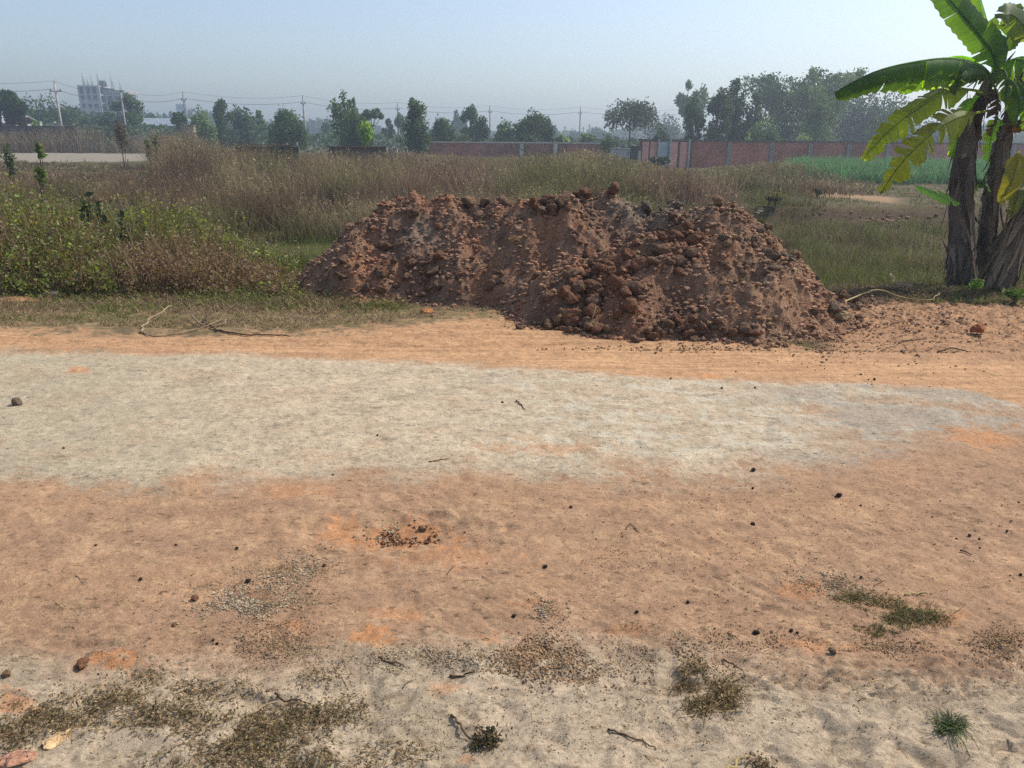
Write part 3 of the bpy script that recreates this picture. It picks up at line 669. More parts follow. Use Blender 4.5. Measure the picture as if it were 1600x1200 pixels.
def vary(C, n, a=.25, b=.07): return C * rng.uniform(1 - a, 1 + a, (n, 1)) * rng.uniform(1 - b, 1 + b, (n, 3))
def scatter(n, px0, px1, y0, y1, pw=1.6):
    u = rng.random(n); e = 1 - pw
    Y = (y0 ** e + u * (y1 ** e - y0 ** e)) ** (1 / e); px = rng.uniform(px0, px1, n)
    return (px - 800) / FPX * Y * 1.03, Y, px
far_top = curve([(-400, 214), (0, 206), (90, 205), (150, 199), (175, 192), (198, 194), (215, 210), (260, 210), (310, 209), (345, 212), (362, 226), (470, 235), (520, 239), (620, 238), (650, 238), (700, 241), (760, 244), (860, 241), (900, 234), (945, 240), (985, 250), (1050, 264), (1100, 258), (1150, 252), (1190, 250), (1230, 256), (1290, 268), (1330, 300)])
mid_top = curve([(-400, 236), (0, 234), (50, 268), (270, 268), (300, 236), (360, 237), (480, 239), (620, 249), (900, 251), (1000, 262), (1180, 275), (1330, 310)])
# tall dry field grass, far and middle distance
n = 215000
x, y, px = scatter(n, -420, 1330, 13.5, 83, 1.3)
on_lane = (np.abs(y - (62 + .35 * (x + 40))) < 7.5) & (x < -17)
clump = fbm(x * .35, y * .35, 3, 201); cl2 = vn(x * 1.4, y * 1.1, 207)
keep = (~on_lane) & (rng.random(n) < .55 + .7 * clump + .35 * cl2)
keep &= ~((px > 1130) & (y < 24)) & ~((px > 1000) & (y < 17)) & ~((px > 1225) & (y > 33)) & ~((px > 1130) & (px < 1420) & (y > 18) & (y < 25.5))
keep &= ~((px > 40) & (px < 270) & (y > 51) & (y < 62 + .35 * (x + 40)) & (rng.random(n) < .97))
keep &= ~((px > 300) & (y > 73)) & ~((px < 305) & (px > 275) & (np.abs(y - 70) < .8))
keep &= ~((px > 955) & (px < 1320) & (y > 49)) & ~((px > 360) & (px < 470) & (np.abs(y - 35) < .6)) & ~((px > 505) & (px < 625) & (np.abs(y - 38) < .8)) & ~((px < 960) & (px > 640) & (y > 73))
x, y, px, clump, cl2 = x[keep], y[keep], px[keep], clump[keep], cl2[keep]; n = len(x)
far = sstep(22, 34, y); behind = sstep(40, 60, y) * (px < 290)
topr = mid_top(px) * (1 - far) + far_top(px) * far
topr = np.where((px > 40) & (px < 275) & (y < 62 + .35 * (x + 40)), np.maximum(topr, 262), topr)
topr = np.where((y > 45) & ~((px > 40) & (px < 275) & (y < 62 + .35 * (x + 40))), far_top(px), topr)
ht = CAM_H - (topr - hor(px)) / FPX * y * 1.02
cap = .62 + .9 * sstep(14, 30, y) + 1.4 * sstep(34, 60, y) * (px < 360)
ht = np.clip(np.minimum(ht, cap), .18, 3.2) * np.where(y > 45, .82 + .26 * rng.random(n), .66 + .42 * rng.random(n) ** .7) * (1 + np.where(far > .5, .10, .34) * cl2 + .16 * clump * (far < .9))
z = zt(x, y, False)
wdt = np.clip(.00095 * y, .011, .05) * rng.uniform(.6, 1.4, n)
C = mixn(DRY[None] + 0 * x[:, None], PINK[None], sstep(-.3, .4, vn(x * .25, y * .25, 211)) * .9)
C = mixn(C, OLIVE[None], sstep(0, .5, vn(x * .3 + 9, y * .2, 213) + .35 * sstep(560, 900, px)) * .65)
C = mixn(C, DEADB[None] * .75, sstep(.0, .45, vn(x * .7, y * .4, 217)) * .75)
dcl, vcl = vor(x * .9, y * .6, 219)
ht = ht * np.where((y > 45) | (px < 275), 1, .74 + .42 * np.sqrt(np.clip(1 - (dcl / .8) ** 2, 0, 1)))
C = C * (.7 + .5 * vcl)[:, None]
C = vary(C * .95, n, .5)
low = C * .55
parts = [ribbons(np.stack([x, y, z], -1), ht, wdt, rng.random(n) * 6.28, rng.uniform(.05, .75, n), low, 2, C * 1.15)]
# feathery seed heads
k = rng.random(n) < .35; kk = np.where(k)[0]
Ph = np.stack([x[kk], y[kk], z[kk] + ht[kk] * rng.uniform(.75, 1, len(kk))], -1)
parts.append(cards(Ph, wdt[kk] * rng.uniform(1.2, 2.6, len(kk)), C[kk] * 1.15, 0, .35))
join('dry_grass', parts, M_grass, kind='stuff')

# fresh green grass behind the weeds and round the heap
x, y, px = scatter(95000, -420, 760, 9.4, 20, 1.3)
g = vn(x * .5, y * .5, 221) + .3 * vn(x * 2, y * 2, 222)
keep = (rng.random(len(x)) < .6 + .5 * g) & (zm(x, y, False) < 0.02) & ~((px > 480) & (y < 10)) & (rng.random(len(x)) < 1.1 - sstep(13, 20, y))
x, y, px, g = x[keep], y[keep], px[keep], g[keep]; n = len(x)
ttop = curve([(-400, 284), (0, 284), (100, 288), (300, 306), (400, 340), (520, 330), (760, 300)])(px)
ht = np.clip(CAM_H - (ttop - hor(px)) / FPX * y, .2, .95) * np.interp(px, [-400, 330, 420, 800], [1, .95, .6, .55]) * rng.uniform(.45, 1.05, n)
C = mixn(GREEN[None] + 0 * x[:, None], OLIVE[None] * 1.15, sstep(-.2, .4, g)); C = mixn(C, DRY[None], (rng.random(n) < .28) * .9); C = mixn(C, DGREEN[None], sstep(.1, .5, -g) * .7)
C = vary(C * .85, n, .3)
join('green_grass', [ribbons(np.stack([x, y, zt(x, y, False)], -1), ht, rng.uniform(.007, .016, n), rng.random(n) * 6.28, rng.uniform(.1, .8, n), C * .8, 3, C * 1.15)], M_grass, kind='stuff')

# short mixed grass on the sunken plot between the heap and the banana plants, and around the fields
x, y, px = scatter(90000, 1120, 2000, 8.8, 33, 1.5)
g = vn(x * .6, y * .45, 231) + .4 * vn(x * 2.4, y * 2, 232)
pxg, pyg = proj(x, y, 0 * x)
pc = curve([(1100, 290), (1180, 294), (1260, 300), (1340, 308), (1400, 314)])(pxg)
onpath = (np.abs(pyg - pc) < 4.5) & (pxg > 1130) & (pxg < 1420)
bare = (pxg > 1290) & (pyg > 284) & (pyg < 326)
soil = (y > 19.6) & (y < 22.5) & (pxg > 1290) & (pxg < 1420)
keep = (zm(x, y, False) < 0) & ~onpath & (~soil | (rng.random(len(x)) < .3)) & (rng.random(len(x)) < .75 + .5 * g) & (~bare | (rng.random(len(x)) < .85)) & ((y > 10.0) | (px > 1600) | (rng.random(len(x)) < .12))
x, y, px, g, pxg, pyg = x[keep], y[keep], px[keep], g[keep], pxg[keep], pyg[keep]; n = len(x)
ht = (.16 + .14 * sstep(-.2, .4, g)) * rng.uniform(.5, 1.3, n) * np.where(y > 19.6, .55, 1) * (1 + .5 * (y < 12))
ht = np.where((pxg > 1290) & (pyg > 284) & (pyg < 326), ht * .6, ht)
ht = np.where((px > 1120) & (px < 1240) & (y > 19.5) & (y < 27), ht * 1.8, ht)
C = mixn(OLIVE[None] * .9 + 0 * x[:, None], DRY[None] * .85, sstep(-.3, .4, vn(x * .8, y * .6, 235)) * .85); C = mixn(C, DEADB[None] * .7, sstep(.0, .4, vn(x * 1.6, y * 1.1, 236)) * .7); C = mixn(C, GREEN[None] * .8, (rng.random(n) < .25) * sstep(-.3, .3, g)); C = mixn(C, GREEN[None], sstep(11.6, 10.4, y) * .5)
C = vary(C * .85, n, .35)
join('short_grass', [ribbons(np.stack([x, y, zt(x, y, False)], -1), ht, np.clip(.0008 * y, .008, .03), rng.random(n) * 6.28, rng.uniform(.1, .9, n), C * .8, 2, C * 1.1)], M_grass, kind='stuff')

# tall green fodder crop before the long brick wall
x, y, px = scatter(34000, 1200, 2050, 32, 52, 1.2)
edge = 33.5 + 1.2 * vn(x * .5, 0 * x, 241) + 7 * sstep(1290, 1210, px)
keep = (y > edge); x, y, px = x[keep], y[keep], px[keep]; n = len(x)
ht = rng.uniform(.75, 1.2, n) * (.9 + .2 * vn(x * .7, y * .7, 243)) * np.where(y < 36, .75, 1)
C = mixn(CROP[None] + 0 * x[:, None], s2l((120, 150, 96))[None], (rng.random(n) < .25)); C = mixn(C, DRY[None], (rng.random(n) < .08) * .7)
C = vary(C * .8, n, .3)
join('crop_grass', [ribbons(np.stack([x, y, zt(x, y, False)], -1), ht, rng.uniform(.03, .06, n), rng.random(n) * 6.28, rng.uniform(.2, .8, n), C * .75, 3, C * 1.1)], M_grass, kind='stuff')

# tangled leafy weeds along the verge on the near side of the grass
def lumpf(x, y):
    d, v = vor(x * 1.5, y * 1.5, 259); return float((.52 + .55 * math.sqrt(max(0, 1 - (float(d) / .75) ** 2))) * (.8 + .35 * float(v)))
def weeds():
    parts = []
    nb = 1400
    px = rng.uniform(-380, 470, nb); Y = rng.uniform(7.9, 10.6, nb)
    x = (px - 800) / FPX * Y * 1.0
    for i in range(nb):
        xx, yy = x[i], Y[i]; p = px[i]
        topz = np.interp(p, [-400, 0, 120, 300, 380, 430, 470], [1.28, 1.22, 1.16, .92, .52, .28, .12])
        prof = np.interp(yy, [7.9, 8.3, 8.8, 9.6, 10.6], [.22, .5, .78, .95, 1.0])
        h = topz * prof * rng.uniform(.7, 1.05) * lumpf(xx, yy)
        brown = .44 + .85 * math.exp(-((p - 320) / 130) ** 2) * (yy < 9.4) + .35 * float(vn(xx * 1.3, yy * 1.5, 251)) + .2 * float(vn(xx * .4, yy, 252))
        if p < 330 and yy > 9.3: brown -= .25
        base = np.array([xx, yy, float(zt(xx, yy, False))])
        ns = int(rng.integers(3, 6))
        for s in range(ns):
            a = rng.random() * 6.28; l = rng.uniform(.1, .5) * h
            tip = base + np.array([math.cos(a) * l, math.sin(a) * l, h * rng.uniform(.7, 1.05)])
            isb = rng.random() < brown
            stc = (DEADB if isb else mixn(OLIVE[None], DEADB[None], np.array([.5]))[0]) * rng.uniform(.7, 1.2)
            t = np.linspace(0, 1, 4)[:, None]; mid = base * (1 - t) + tip * t; mid[:, 2] = base[2] + (tip[2] - base[2]) * t[:, 0] ** .8
            wv = np.array([math.cos(a + 1.4), math.sin(a + 1.4), 0]) * .004
            V = np.stack([mid - wv, mid + wv], 1).reshape(-1, 3); b = np.arange(3) * 2
            parts.append((V, np.stack([b, b + 1, b + 3, b + 2], -1).astype(np.int32), np.tile(stc, (8, 1))))
            nl = int(rng.integers(12, 22)); tt = rng.uniform(.15, 1.05, nl) ** .8
            P = base * (1 - tt[:, None]) + tip * tt[:, None] + rng.normal(size=(nl, 3)) * .035
            P[:, 2] = np.maximum(P[:, 2], base[2] + .01)
            if isb: Cl = mixn(np.tile(DEADB * .95, (nl, 1)), np.tile(PINK, (nl, 1)), rng.random(nl)); S = rng.uniform(.008, .024, nl)
            else: Cl = mixn(np.tile(GREEN * .80, (nl, 1)), np.tile(OLIVE * 1.1, (nl, 1)), rng.random(nl)); Cl = mixn(Cl, np.tile(s2l((150, 168, 62)), (nl, 1)), (rng.random(nl) < .1) * 1.); S = rng.uniform(.012, .034, nl)
            parts.append(cards(P, S, vary(Cl * .95, nl, .5), .2))
    # wiry dried seed stems above the tangle
    n = 5500; px = rng.uniform(-380, 470, n); Y = rng.uniform(8.1, 11.2, n); x = (px - 800) / FPX * Y
    h = np.interp(px, [-400, 0, 120, 300, 400, 470], [1.08, 1.02, .98, .8, .4, .22]) * np.interp(Y, [8, 9, 10.5], [.45, .85, 1]) * rng.uniform(.5, 1.08, n)
    C = mixn(np.tile(STRAW * .8, (n, 1)), np.tile(OLIVE, (n, 1)), (rng.random(n) < .45) * 1.)
    parts.append(ribbons(np.stack([x, Y, zt(x, Y, False)], -1), h, rng.uniform(.004, .009, n), rng.random(n) * 6.28, rng.uniform(.1, .8, n), vary(C, n, .3) * .75, 3, vary(C, n, .3)))
    k = rng.random(n) < .3
    parts.append(cards(np.stack([x, Y, h * .95], -1)[k], rng.uniform(.008, .02, k.sum()), vary(C[k] * 1.1, k.sum(), .3), 0, .5))
    join('roadside_weeds', parts, M_leaf, kind='stuff')
weeds()

# creeping low weeds and trodden straw between the weeds and the orange strip
def low_litter():
    parts = []
    n = 34000; px = rng.uniform(-380, 850, n); py = rng.uniform(455, 518, n)
    lim = curve([(-400, 512), (0, 508), (200, 508), (450, 518), (560, 508), (700, 492), (850, 482)])(px)
    a = np.array([gp(p, q) for p, q in zip(px, py)]); x, y = a[:, 0], a[:, 1]
    m = (py < lim + 6 * vn(x * 3, y * 6, 261)) & (zm(x, y, False) < .02) & (rng.random(n) < .75 + .5 * vn(x * 2, y * 4, 262))
    x, y, px, py = x[m], y[m], px[m], py[m]; n = len(x)
    h = rng.uniform(.01, .07, n) * (1 + .8 * (py < 490) * (px < 620)); L = rng.uniform(1.0, 4.5, n) * np.where(h > .05, .5, 1)
    gk = sstep(-.2, .3, vn(x * 1.2, y * 3, 263)) * np.interp(px, [0, 250, 620, 700], [.6, .7, .5, .1]) * sstep(515, 490, py)
    C = mixn(np.tile(STRAW * .8, (n, 1)), np.tile(DEADB, (n, 1)), rng.random(n)); C = mixn(C, np.tile(GREEN * .85, (n, 1)), (rng.random(n) < gk) * 1.)
    C = vary(C, n, .3)
    C = C * rng.uniform(.55, 1.2, (n, 1))
    parts.append(ribbons(np.stack([x, y, zt(x, y)], -1), h, rng.uniform(.004, .011, n), rng.random(n) * 6.28, L, C, 2))
    n = 17000; px = rng.normal(380, 210, n); Y = rng.uniform(7.35, 8.7, n); x = (px - 800) / FPX * Y * .98
    px2, py2 = proj(x, Y, 0 * x); m = (px2 < 640) & (py2 < 500 + 8 * vn(x * 3, Y, 264)) & (zm(x, Y, False) < .02); x, Y, px2 = x[m], Y[m], px2[m]; n = len(x)
    z = rng.uniform(.005, .11, n) * sstep(7.2, 8.2, Y)
    C = mixn(np.tile(OLIVE, (n, 1)), np.tile(DEADB * .9, (n, 1)), sstep(-.2, .4, vn(x * 1.8, Y * 3, 265) + .2 * rng.normal(size=n))); C = mixn(C, np.tile(GREEN * 1.05, (n, 1)), (rng.random(n) < .25) * 1.)
    parts.append(cards(np.stack([x, Y, z + zt(x, Y)], -1), rng.uniform(.006, .02, n), vary(C * .9, n, .35), .5))
    join('trodden_straw', parts, M_grass, kind='stuff')
low_litter()

# small dark weeds and dead leaves under the banana plants, trash strip on the verge
def shade_litter():
    parts = []
    n = 16000; px = rng.uniform(1210, 1900, n); py = 446 + 26 * rng.random(n) + .03 * (px - 1400)
    a = np.array([gp(p, q) for p, q in zip(px, py)]); x, y = a[:, 0], a[:, 1]
    m = (zm(x, y, False) < .01) & (rng.random(n) < np.interp(px, [1250, 1330, 1400, 1500], [.1, .35, .8, 1])); x, y, px = x[m], y[m], px[m]; n = len(x)
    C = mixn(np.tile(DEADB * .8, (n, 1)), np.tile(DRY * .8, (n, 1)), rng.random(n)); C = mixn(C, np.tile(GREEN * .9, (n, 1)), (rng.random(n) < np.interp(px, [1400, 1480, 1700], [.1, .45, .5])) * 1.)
    h = rng.uniform(.01, .09, n)
    parts.append(ribbons(np.stack([x, y, zt(x, y)], -1), h, rng.uniform(.005, .014, n), rng.random(n) * 6.28, rng.uniform(.6, 3.5, n), vary(C, n, .35), 2))
    n = 5000; px = rng.uniform(1300, 1900, n); Y = rng.uniform(8.2, 10.2, n); x = (px - 800) / FPX * Y
    C = mixn(np.tile(DEADB * .7, (n, 1)), np.tile(DRY * .7, (n, 1)), rng.random(n))
    parts.append(cards(np.stack([x, Y, zt(x, Y) + rng.uniform(0, .06, n)], -1), rng.uniform(.01, .04, n), vary(C, n, .3), .6, .3))
    # tall shaded grass at the left of the banana stems
    n = 9000; px = rng.uniform(1290, 1900, n); Y = rng.uniform(9.6, 13, n); x = (px - 800) / FPX * Y
    C = mixn(np.tile(OLIVE * .9, (n, 1)), np.tile(DRY * .8, (n, 1)), rng.random(n))
    parts.append(ribbons(np.stack([x, Y, zt(x, Y, False)], -1), rng.uniform(.15, .42, n) * np.interp(px, [1290, 1400, 1500], [.5, .8, 1]), rng.uniform(.006, .014, n), rng.random(n) * 6.28, rng.uniform(.2, 1.3, n), vary(C, n, .3), 3))
    join('shaded_weeds', parts, M_grass, kind='stuff')
shade_litter()

# straws over the trampled soil on the verge
n = 3600; px = rng.uniform(1310, 1850, n); py = 468 + 85 * rng.random(n) ** 1.5
a = np.array([gp(p, q) for p, q in zip(px, py)]); C = mixn(np.tile(STRAW * .75, (n, 1)), np.tile(DARKB * .6, (n, 1)), (rng.random(n) < .6) * 1.)
join('scattered_straw', [ribbons(np.column_stack([a, zt(a[:, 0], a[:, 1]) + .008]), rng.uniform(.01, .035, n), rng.uniform(.004, .012, n), rng.normal(2.9, .6, n), rng.uniform(2, 7, n), vary(C, n), 3)], M_grass, kind='stuff')

# ---- dead grass clumps and weed litter on the near ground
def dead_patch(name, spots, n, h0, h1, cols, label=None, cat=None, leaves=0, wid=(.0015, .004), L=(.5, 3.5), kind=None, lr=(.002, .008)):
    parts = []; tot = sum(s[4] for s in spots)
    for (px0, py0, ax, ay, wgt) in spots:
        m = int(n * wgt / tot); q = rng.normal(size=(m, 2)) * .48; px = px0 + ax * q[:, 0]; py = py0 + ay * q[:, 1]
        a = np.array([gp(p, min(r, 1290)) for p, r in zip(px, py)])
        ok = (.25 if kind else 0) + vn(a[:, 0] * 8, a[:, 1] * 8, 271) + .6 * vn(a[:, 0] * 25, a[:, 1] * 25, 272) > -.15; a = a[ok]; m = len(a)
        cc = np.array(cols)[rng.integers(len(cols), size=m)]
        P = np.column_stack([a, zt(a[:, 0], a[:, 1])]); d = np.exp(-(q[ok] ** 2).sum(1))
        parts.append(ribbons(P, rng.uniform(h0, h1, m) * (.4 + d), rng.uniform(wid[0], wid[1], m), rng.random(m) * 6.28, rng.uniform(L[0], L[1], m), vary(cc, m, .35), 3))
        if leaves:
            m2 = int(m * leaves); k = rng.integers(m, size=m2); P2 = P[k] + rng.normal(size=(m2, 3)) * np.array([.012, .012, 0]); P2[:, 2] += rng.uniform(.002, h1 * 1.2, m2)
            parts.append(cards(P2, rng.uniform(lr[0], lr[1], m2), vary(np.array(cols)[rng.integers(len(cols), size=m2)], m2, .4), .3))
    o = join(name, parts, M_grass)
    if kind: o['kind'] = kind
    else: tag(o, label, cat)
    return o
DK = s2l((92, 80, 54)); OL = s2l((104, 98, 58)); SR = s2l((170, 148, 108)); BR = s2l((120, 96, 68)); G1 = s2l((88, 110, 52)); GG = s2l((110, 104, 84))
dead_patch('grass_clump', [(1330, 935, 50, 12, 1), (1395, 958, 62, 26, 4), (1450, 970, 40, 12, 1.2), (1380, 985, 40, 14, 1)], 3600, .006, .028, [DK, OL, SR, BR, OL, G1], 'flattened dark olive clump of dead grass on bare clay', 'grass clump')
dead_patch('grass_clump', [(1085, 1060, 24, 22, 2), (1110, 1095, 50, 26, 3), (1135, 1080, 40, 30, 1)], 2300, .006, .03, [SR, BR, DK, OL, SR], 'dried straw coloured grass clump with a green heart where clay meets sand', 'grass clump', leaves=.3)
dead_patch('grass_tuft', [(1483, 1142, 24, 16, 1)], 190, .02, .055, [s2l((84, 92, 66)), s2l((100, 104, 80)), G1], 'spiky green grass tuft alone on the pale sand', 'grass tuft', wid=(.003, .006), L=(.6, 2.0))
dead_patch('dead_weed', [(758, 1162, 20, 12, 1)], 160, .008, .03, [DK, s2l((80, 78, 58))], 'small dark withered weed at the end of a bent twig', 'weed', leaves=1.2, lr=(.004, .009))
dead_patch('dead_weed', [(1190, 1190, 22, 14, 1)], 110, .006, .02, [DK, BR], 'sparse brown withered weed low on the sand', 'weed', leaves=.6)
dead_patch('weed_litter', [(60, 1120, 90, 30, 3), (190, 1095, 110, 26, 3), (250, 1120, 120, 30, 3.5), (400, 1150, 130, 42, 7), (470, 1120, 90, 30, 2.5), (330, 1080, 90, 16, 1.6), (540, 1110, 60, 26, 1.2), (20, 1150, 50, 40, 2), (420, 1190, 200, 30, 4), (110, 1140, 60, 20, 1), (620, 1180, 80, 26, .8), (240, 1060, 60, 14, .6), (500, 1060, 60, 22, .7)],
           11000, .003, .022, [BR, OL, BR, DK, SR, GG, SR, s2l((126, 110, 82)), BR, GG, SR], kind='stuff', leaves=.4, lr=(.002, .007), L=(1.5, 6))
LS = [(60, 1120, 90, 30, 3), (190, 1095, 110, 26, 3), (250, 1120, 120, 30, 3), (400, 1150, 130, 42, 7), (470, 1120, 90, 30, 2.5), (540, 1110, 60, 26, 1.2), (420, 1190, 200, 30, 3), (620, 1180, 80, 26, .8), (300, 1090, 220, 26, 2)]
dead_patch('dry_stems', LS, 1300, .012, .034, [SR, BR, SR, DK, GG], kind='stuff', wid=(.0015, .004), L=(3, 8))
dead_patch('chaff', [(430, 940, 90, 40, 3), (470, 890, 60, 16, 1.5), (1010, 1000, 70, 40, 1.2), (1290, 915, 50, 14, 1.5), (840, 1040, 140, 26, 2), (660, 1030, 80, 16, 1), (1160, 1010, 120, 30, .8), (1560, 1005, 50, 26, 1), (860, 955, 30, 16, .5), (1390, 1010, 90, 12, .6), (430, 1010, 90, 30, 1.6), (700, 700, 500, 40, 1.0), (900, 1130, 600, 50, 1.6)],
           7000, .002, .007, [GG, DK, SR, BR, GG], kind='stuff', leaves=1.2, wid=(.001, .0025), L=(1, 4), lr=(.0015, .004))

# ---------------------------------------------------------------- trees
M_far = leaf_mat('tree_leaf', .3, .7, .15)
T_DK = s2l((76, 96, 50)); T_MD = s2l((98, 120, 60)); T_LT = s2l((126, 148, 72)); T_LIME = s2l((140, 170, 50)); T_BL = s2l((80, 98, 62))
BK = s2l((104, 90, 76))
def make_tree(label, px, top, base, wpx, Y, col, kind='round', n=2600, leaf=None, cat='tree', name='tree', group=None, trunk=.35, seed=None, lumps=9, sparse=0, tr_col=None, second=None):
    """px: centre column, top row, base row (photo pixels), wpx: crown width, Y: distance"""
    global rng
    r = np.random.default_rng(seed if seed is not None else int(px * 7 + top))
    a = at(px, top, Y); H = a.z; zb = float(zt(a.x, Y, False)); b = at(px, base, Y); H *= (1.05 if px > 960 else .98) if kind != 'bamboo' else 1.16
    W = 1.12 * wpx / FPX * Y; n = int(n * 1.35)
    zlow = max(b.z, zb) if base else zb
    root = empty(name, (a.x, Y, zb), label, cat, group)
    H0 = H - zb; cb = max(zlow - zb, 0) + trunk * 0
    crown0 = H0 * trunk if kind not in ('bush', 'bamboo') else 0
    tm = MB(); tips = []
    rad = max(.06, H0 * .018)
    if kind in ('bamboo',):
        for k in range(26):
            th = r.random() * 6.28; rr = W * .14 * r.random() ** .5; lean = W * .5 * (.3 + .7 * r.random()); hh = H0 * r.uniform(.72, 1.0)
            P = [(rr * math.cos(th), rr * math.sin(th), 0)]
            for q in (.3, .6, .85, 1): P.append((math.cos(th) * (rr + lean * q ** 2.4), math.sin(th) * (rr + lean * q ** 2.4), hh * (q - .10 * q ** 4)))
            tm.tube(P, [.05, .045, .035, .02, .008], T_LT * .7, 4, False); tips.append(P)
    else:
        bend = W * .06 * r.normal(size=2)
        top_t = H0 * (.8 if kind != 'bush' else .6)
        P = [(bend[0] * q, bend[1] * q, top_t * q) for q in (0, .3, .6, 1)]
        tm.tube(P, [rad * 1.25, rad, rad * .7, rad * .3], tr_col if tr_col is not None else BK, 6, False, .15)
    # crown volumes
    blobs = []
    ch = H0 - crown0
    if kind == 'bamboo':
        nl = n; L = []
        for P in tips:
            for q in range(nl // len(tips)):
                s = r.random() ** .55 * 3.999; i = int(s); f = s - i; A = np.array(P[i]); B = np.array(P[i + 1]); p = A + (B - A) * f
                sp = W * .10 * (1.2 - s / 5); L.append(p + r.normal(size=3) * np.array([sp, sp, sp * .6]) - np.array([0, 0, .25 * sp]))
        L = np.array(L)
    else:
        for k in range(lumps):
            q = (k + .5) / lumps
            if kind == 'column': hz = crown0 + ch * (.08 + .86 * q); rx = W * .5 * (1 - .55 * q ** 3) * r.uniform(.65, .95); off = r.normal(size=2) * W * .14; rz = ch / lumps * 1.5
            elif kind == 'cone': hz = crown0 + ch * (.05 + .88 * q); rx = W * .5 * (1.05 - q) * r.uniform(.85, 1.1) + .15; off = r.normal(size=2) * W * .04; rz = ch / lumps * 1.3
            elif kind == 'upright':
                th = r.random() * 6.28; d = W * .36 * r.random() ** .6; off = np.array([math.cos(th) * d, math.sin(th) * d]); hz = crown0 + ch * r.uniform(.1, .9) * (1 - .35 * (d / (W * .5)) ** 2); rx = W * r.uniform(.10, .20); rz = ch * r.uniform(.08, .15)
            elif kind == 'spread': th = r.random() * 6.28; d = W * .40 * r.random() ** .5; off = np.array([math.cos(th) * d, math.sin(th) * d]); hz = crown0 + ch * (.45 + .42 * (1 - (d / (W * .5)) ** 2) + .1 * r.normal() * .5); rx = W * r.uniform(.10, .18); rz = ch * r.uniform(.10, .2)
            else:
                th = r.random() * 6.28; d = W * .32 * r.random() ** .5; off = np.array([math.cos(th) * d, math.sin(th) * d])
                hz = crown0 + ch * (.22 + .56 * r.random() * (1 - .5 * (d / (W * .4)) ** 2)); rx = W * r.uniform(.16, .27); rz = min(ch * r.uniform(.18, .28), rx * 1.3)
            blobs.append((off[0], off[1], min(hz, H0 - rz * .8), rx, rz))
        if kind in ('round', 'spread') and trunk < .3:
            for sx in (-.3, 0, .3): blobs.append((W * sx, W * .1 * r.normal(), crown0 + ch * .2, W * .2, ch * .2))
        if kind == 'round': blobs.append((0, 0, H0 - ch * .3, W * .27, ch * .28)); blobs.append((W * .24, 0, crown0 + ch * .4, W * .25, ch * .25)); blobs.append((-W * .24, 0, crown0 + ch * .4, W * .25, ch * .25))
        if kind == 'upright': blobs.append((0, 0, H0 - ch * .12, W * .12, ch * .12))
        if kind == 'bush': blobs.append((0, 0, H0 * .6, W * .3, H0 * .4))
        L = []; wts = np.array([bb[3] ** 2 for bb in blobs]); wts /= wts.sum()
        for bb, wt in zip(blobs, wts):
            m = int(n * wt) + 6
            d = r.normal(size=(m, 3)); d /= np.linalg.norm(d, axis=1, keepdims=True)
            rr = (.45 + .6 * r.random(m) ** .7)[:, None]
            nz = 1 + .35 * np.sin(d[:, :1] * 5 + bb[0] * 3) * np.cos(d[:, 1:2] * 4 + bb[2])
            L.append(np.array(bb[:3]) + d * rr * nz * np.array([bb[3], bb[3], bb[4]]))
            if kind not in ('bush', 'column', 'cone') and trunk > .05:
                st = np.array([0, 0, crown0 + .35 * (bb[2] - crown0)]); e = np.array(bb[:3]); md = (st + e) / 2 + np.array([0, 0, -.06 * H0])
                tm.tube([tuple(st), tuple(md), tuple(e)], [rad * .45, rad * .3, rad * .12], BK, 4, False)
        L = np.concatenate(L)
    L[:, 2] = np.clip(L[:, 2], .05, None)
    if sparse: L = L[(vn(L[:, 0] * 1.1 + 40, L[:, 2] * 1.1, 5) + .5 * r.random(len(L))) > sparse - .5]
    m = len(L); s = (leaf or max(.09, Y * .0016)) * r.uniform(.6, 1.4, m)
    cl = .5 + .5 * np.sin(L[:, 0] * 1.7 + L[:, 1]) * np.sin(L[:, 2] * 1.9)
    C = np.tile(np.asarray(col), (m, 1)) * r.uniform(.65, 1.4, (m, 1)) * (.8 + .45 * cl[:, None])
    if second is not None: k = (vn(L[:, 0] * .6, L[:, 2] * .6, 8) > .1)[:, None]; C = np.where(k, C * 0 + np.asarray(second) * r.uniform(.7, 1.3, (m, 1)), C)
    sv = rng; rng = r; V, F, CC = cards(L, s, C, .1, .6); rng = sv
    mk('crown', V, F, M_far, root, np.clip(CC, .01, .9))
    tm.build('trunk', M_bark, root, True)
    return root
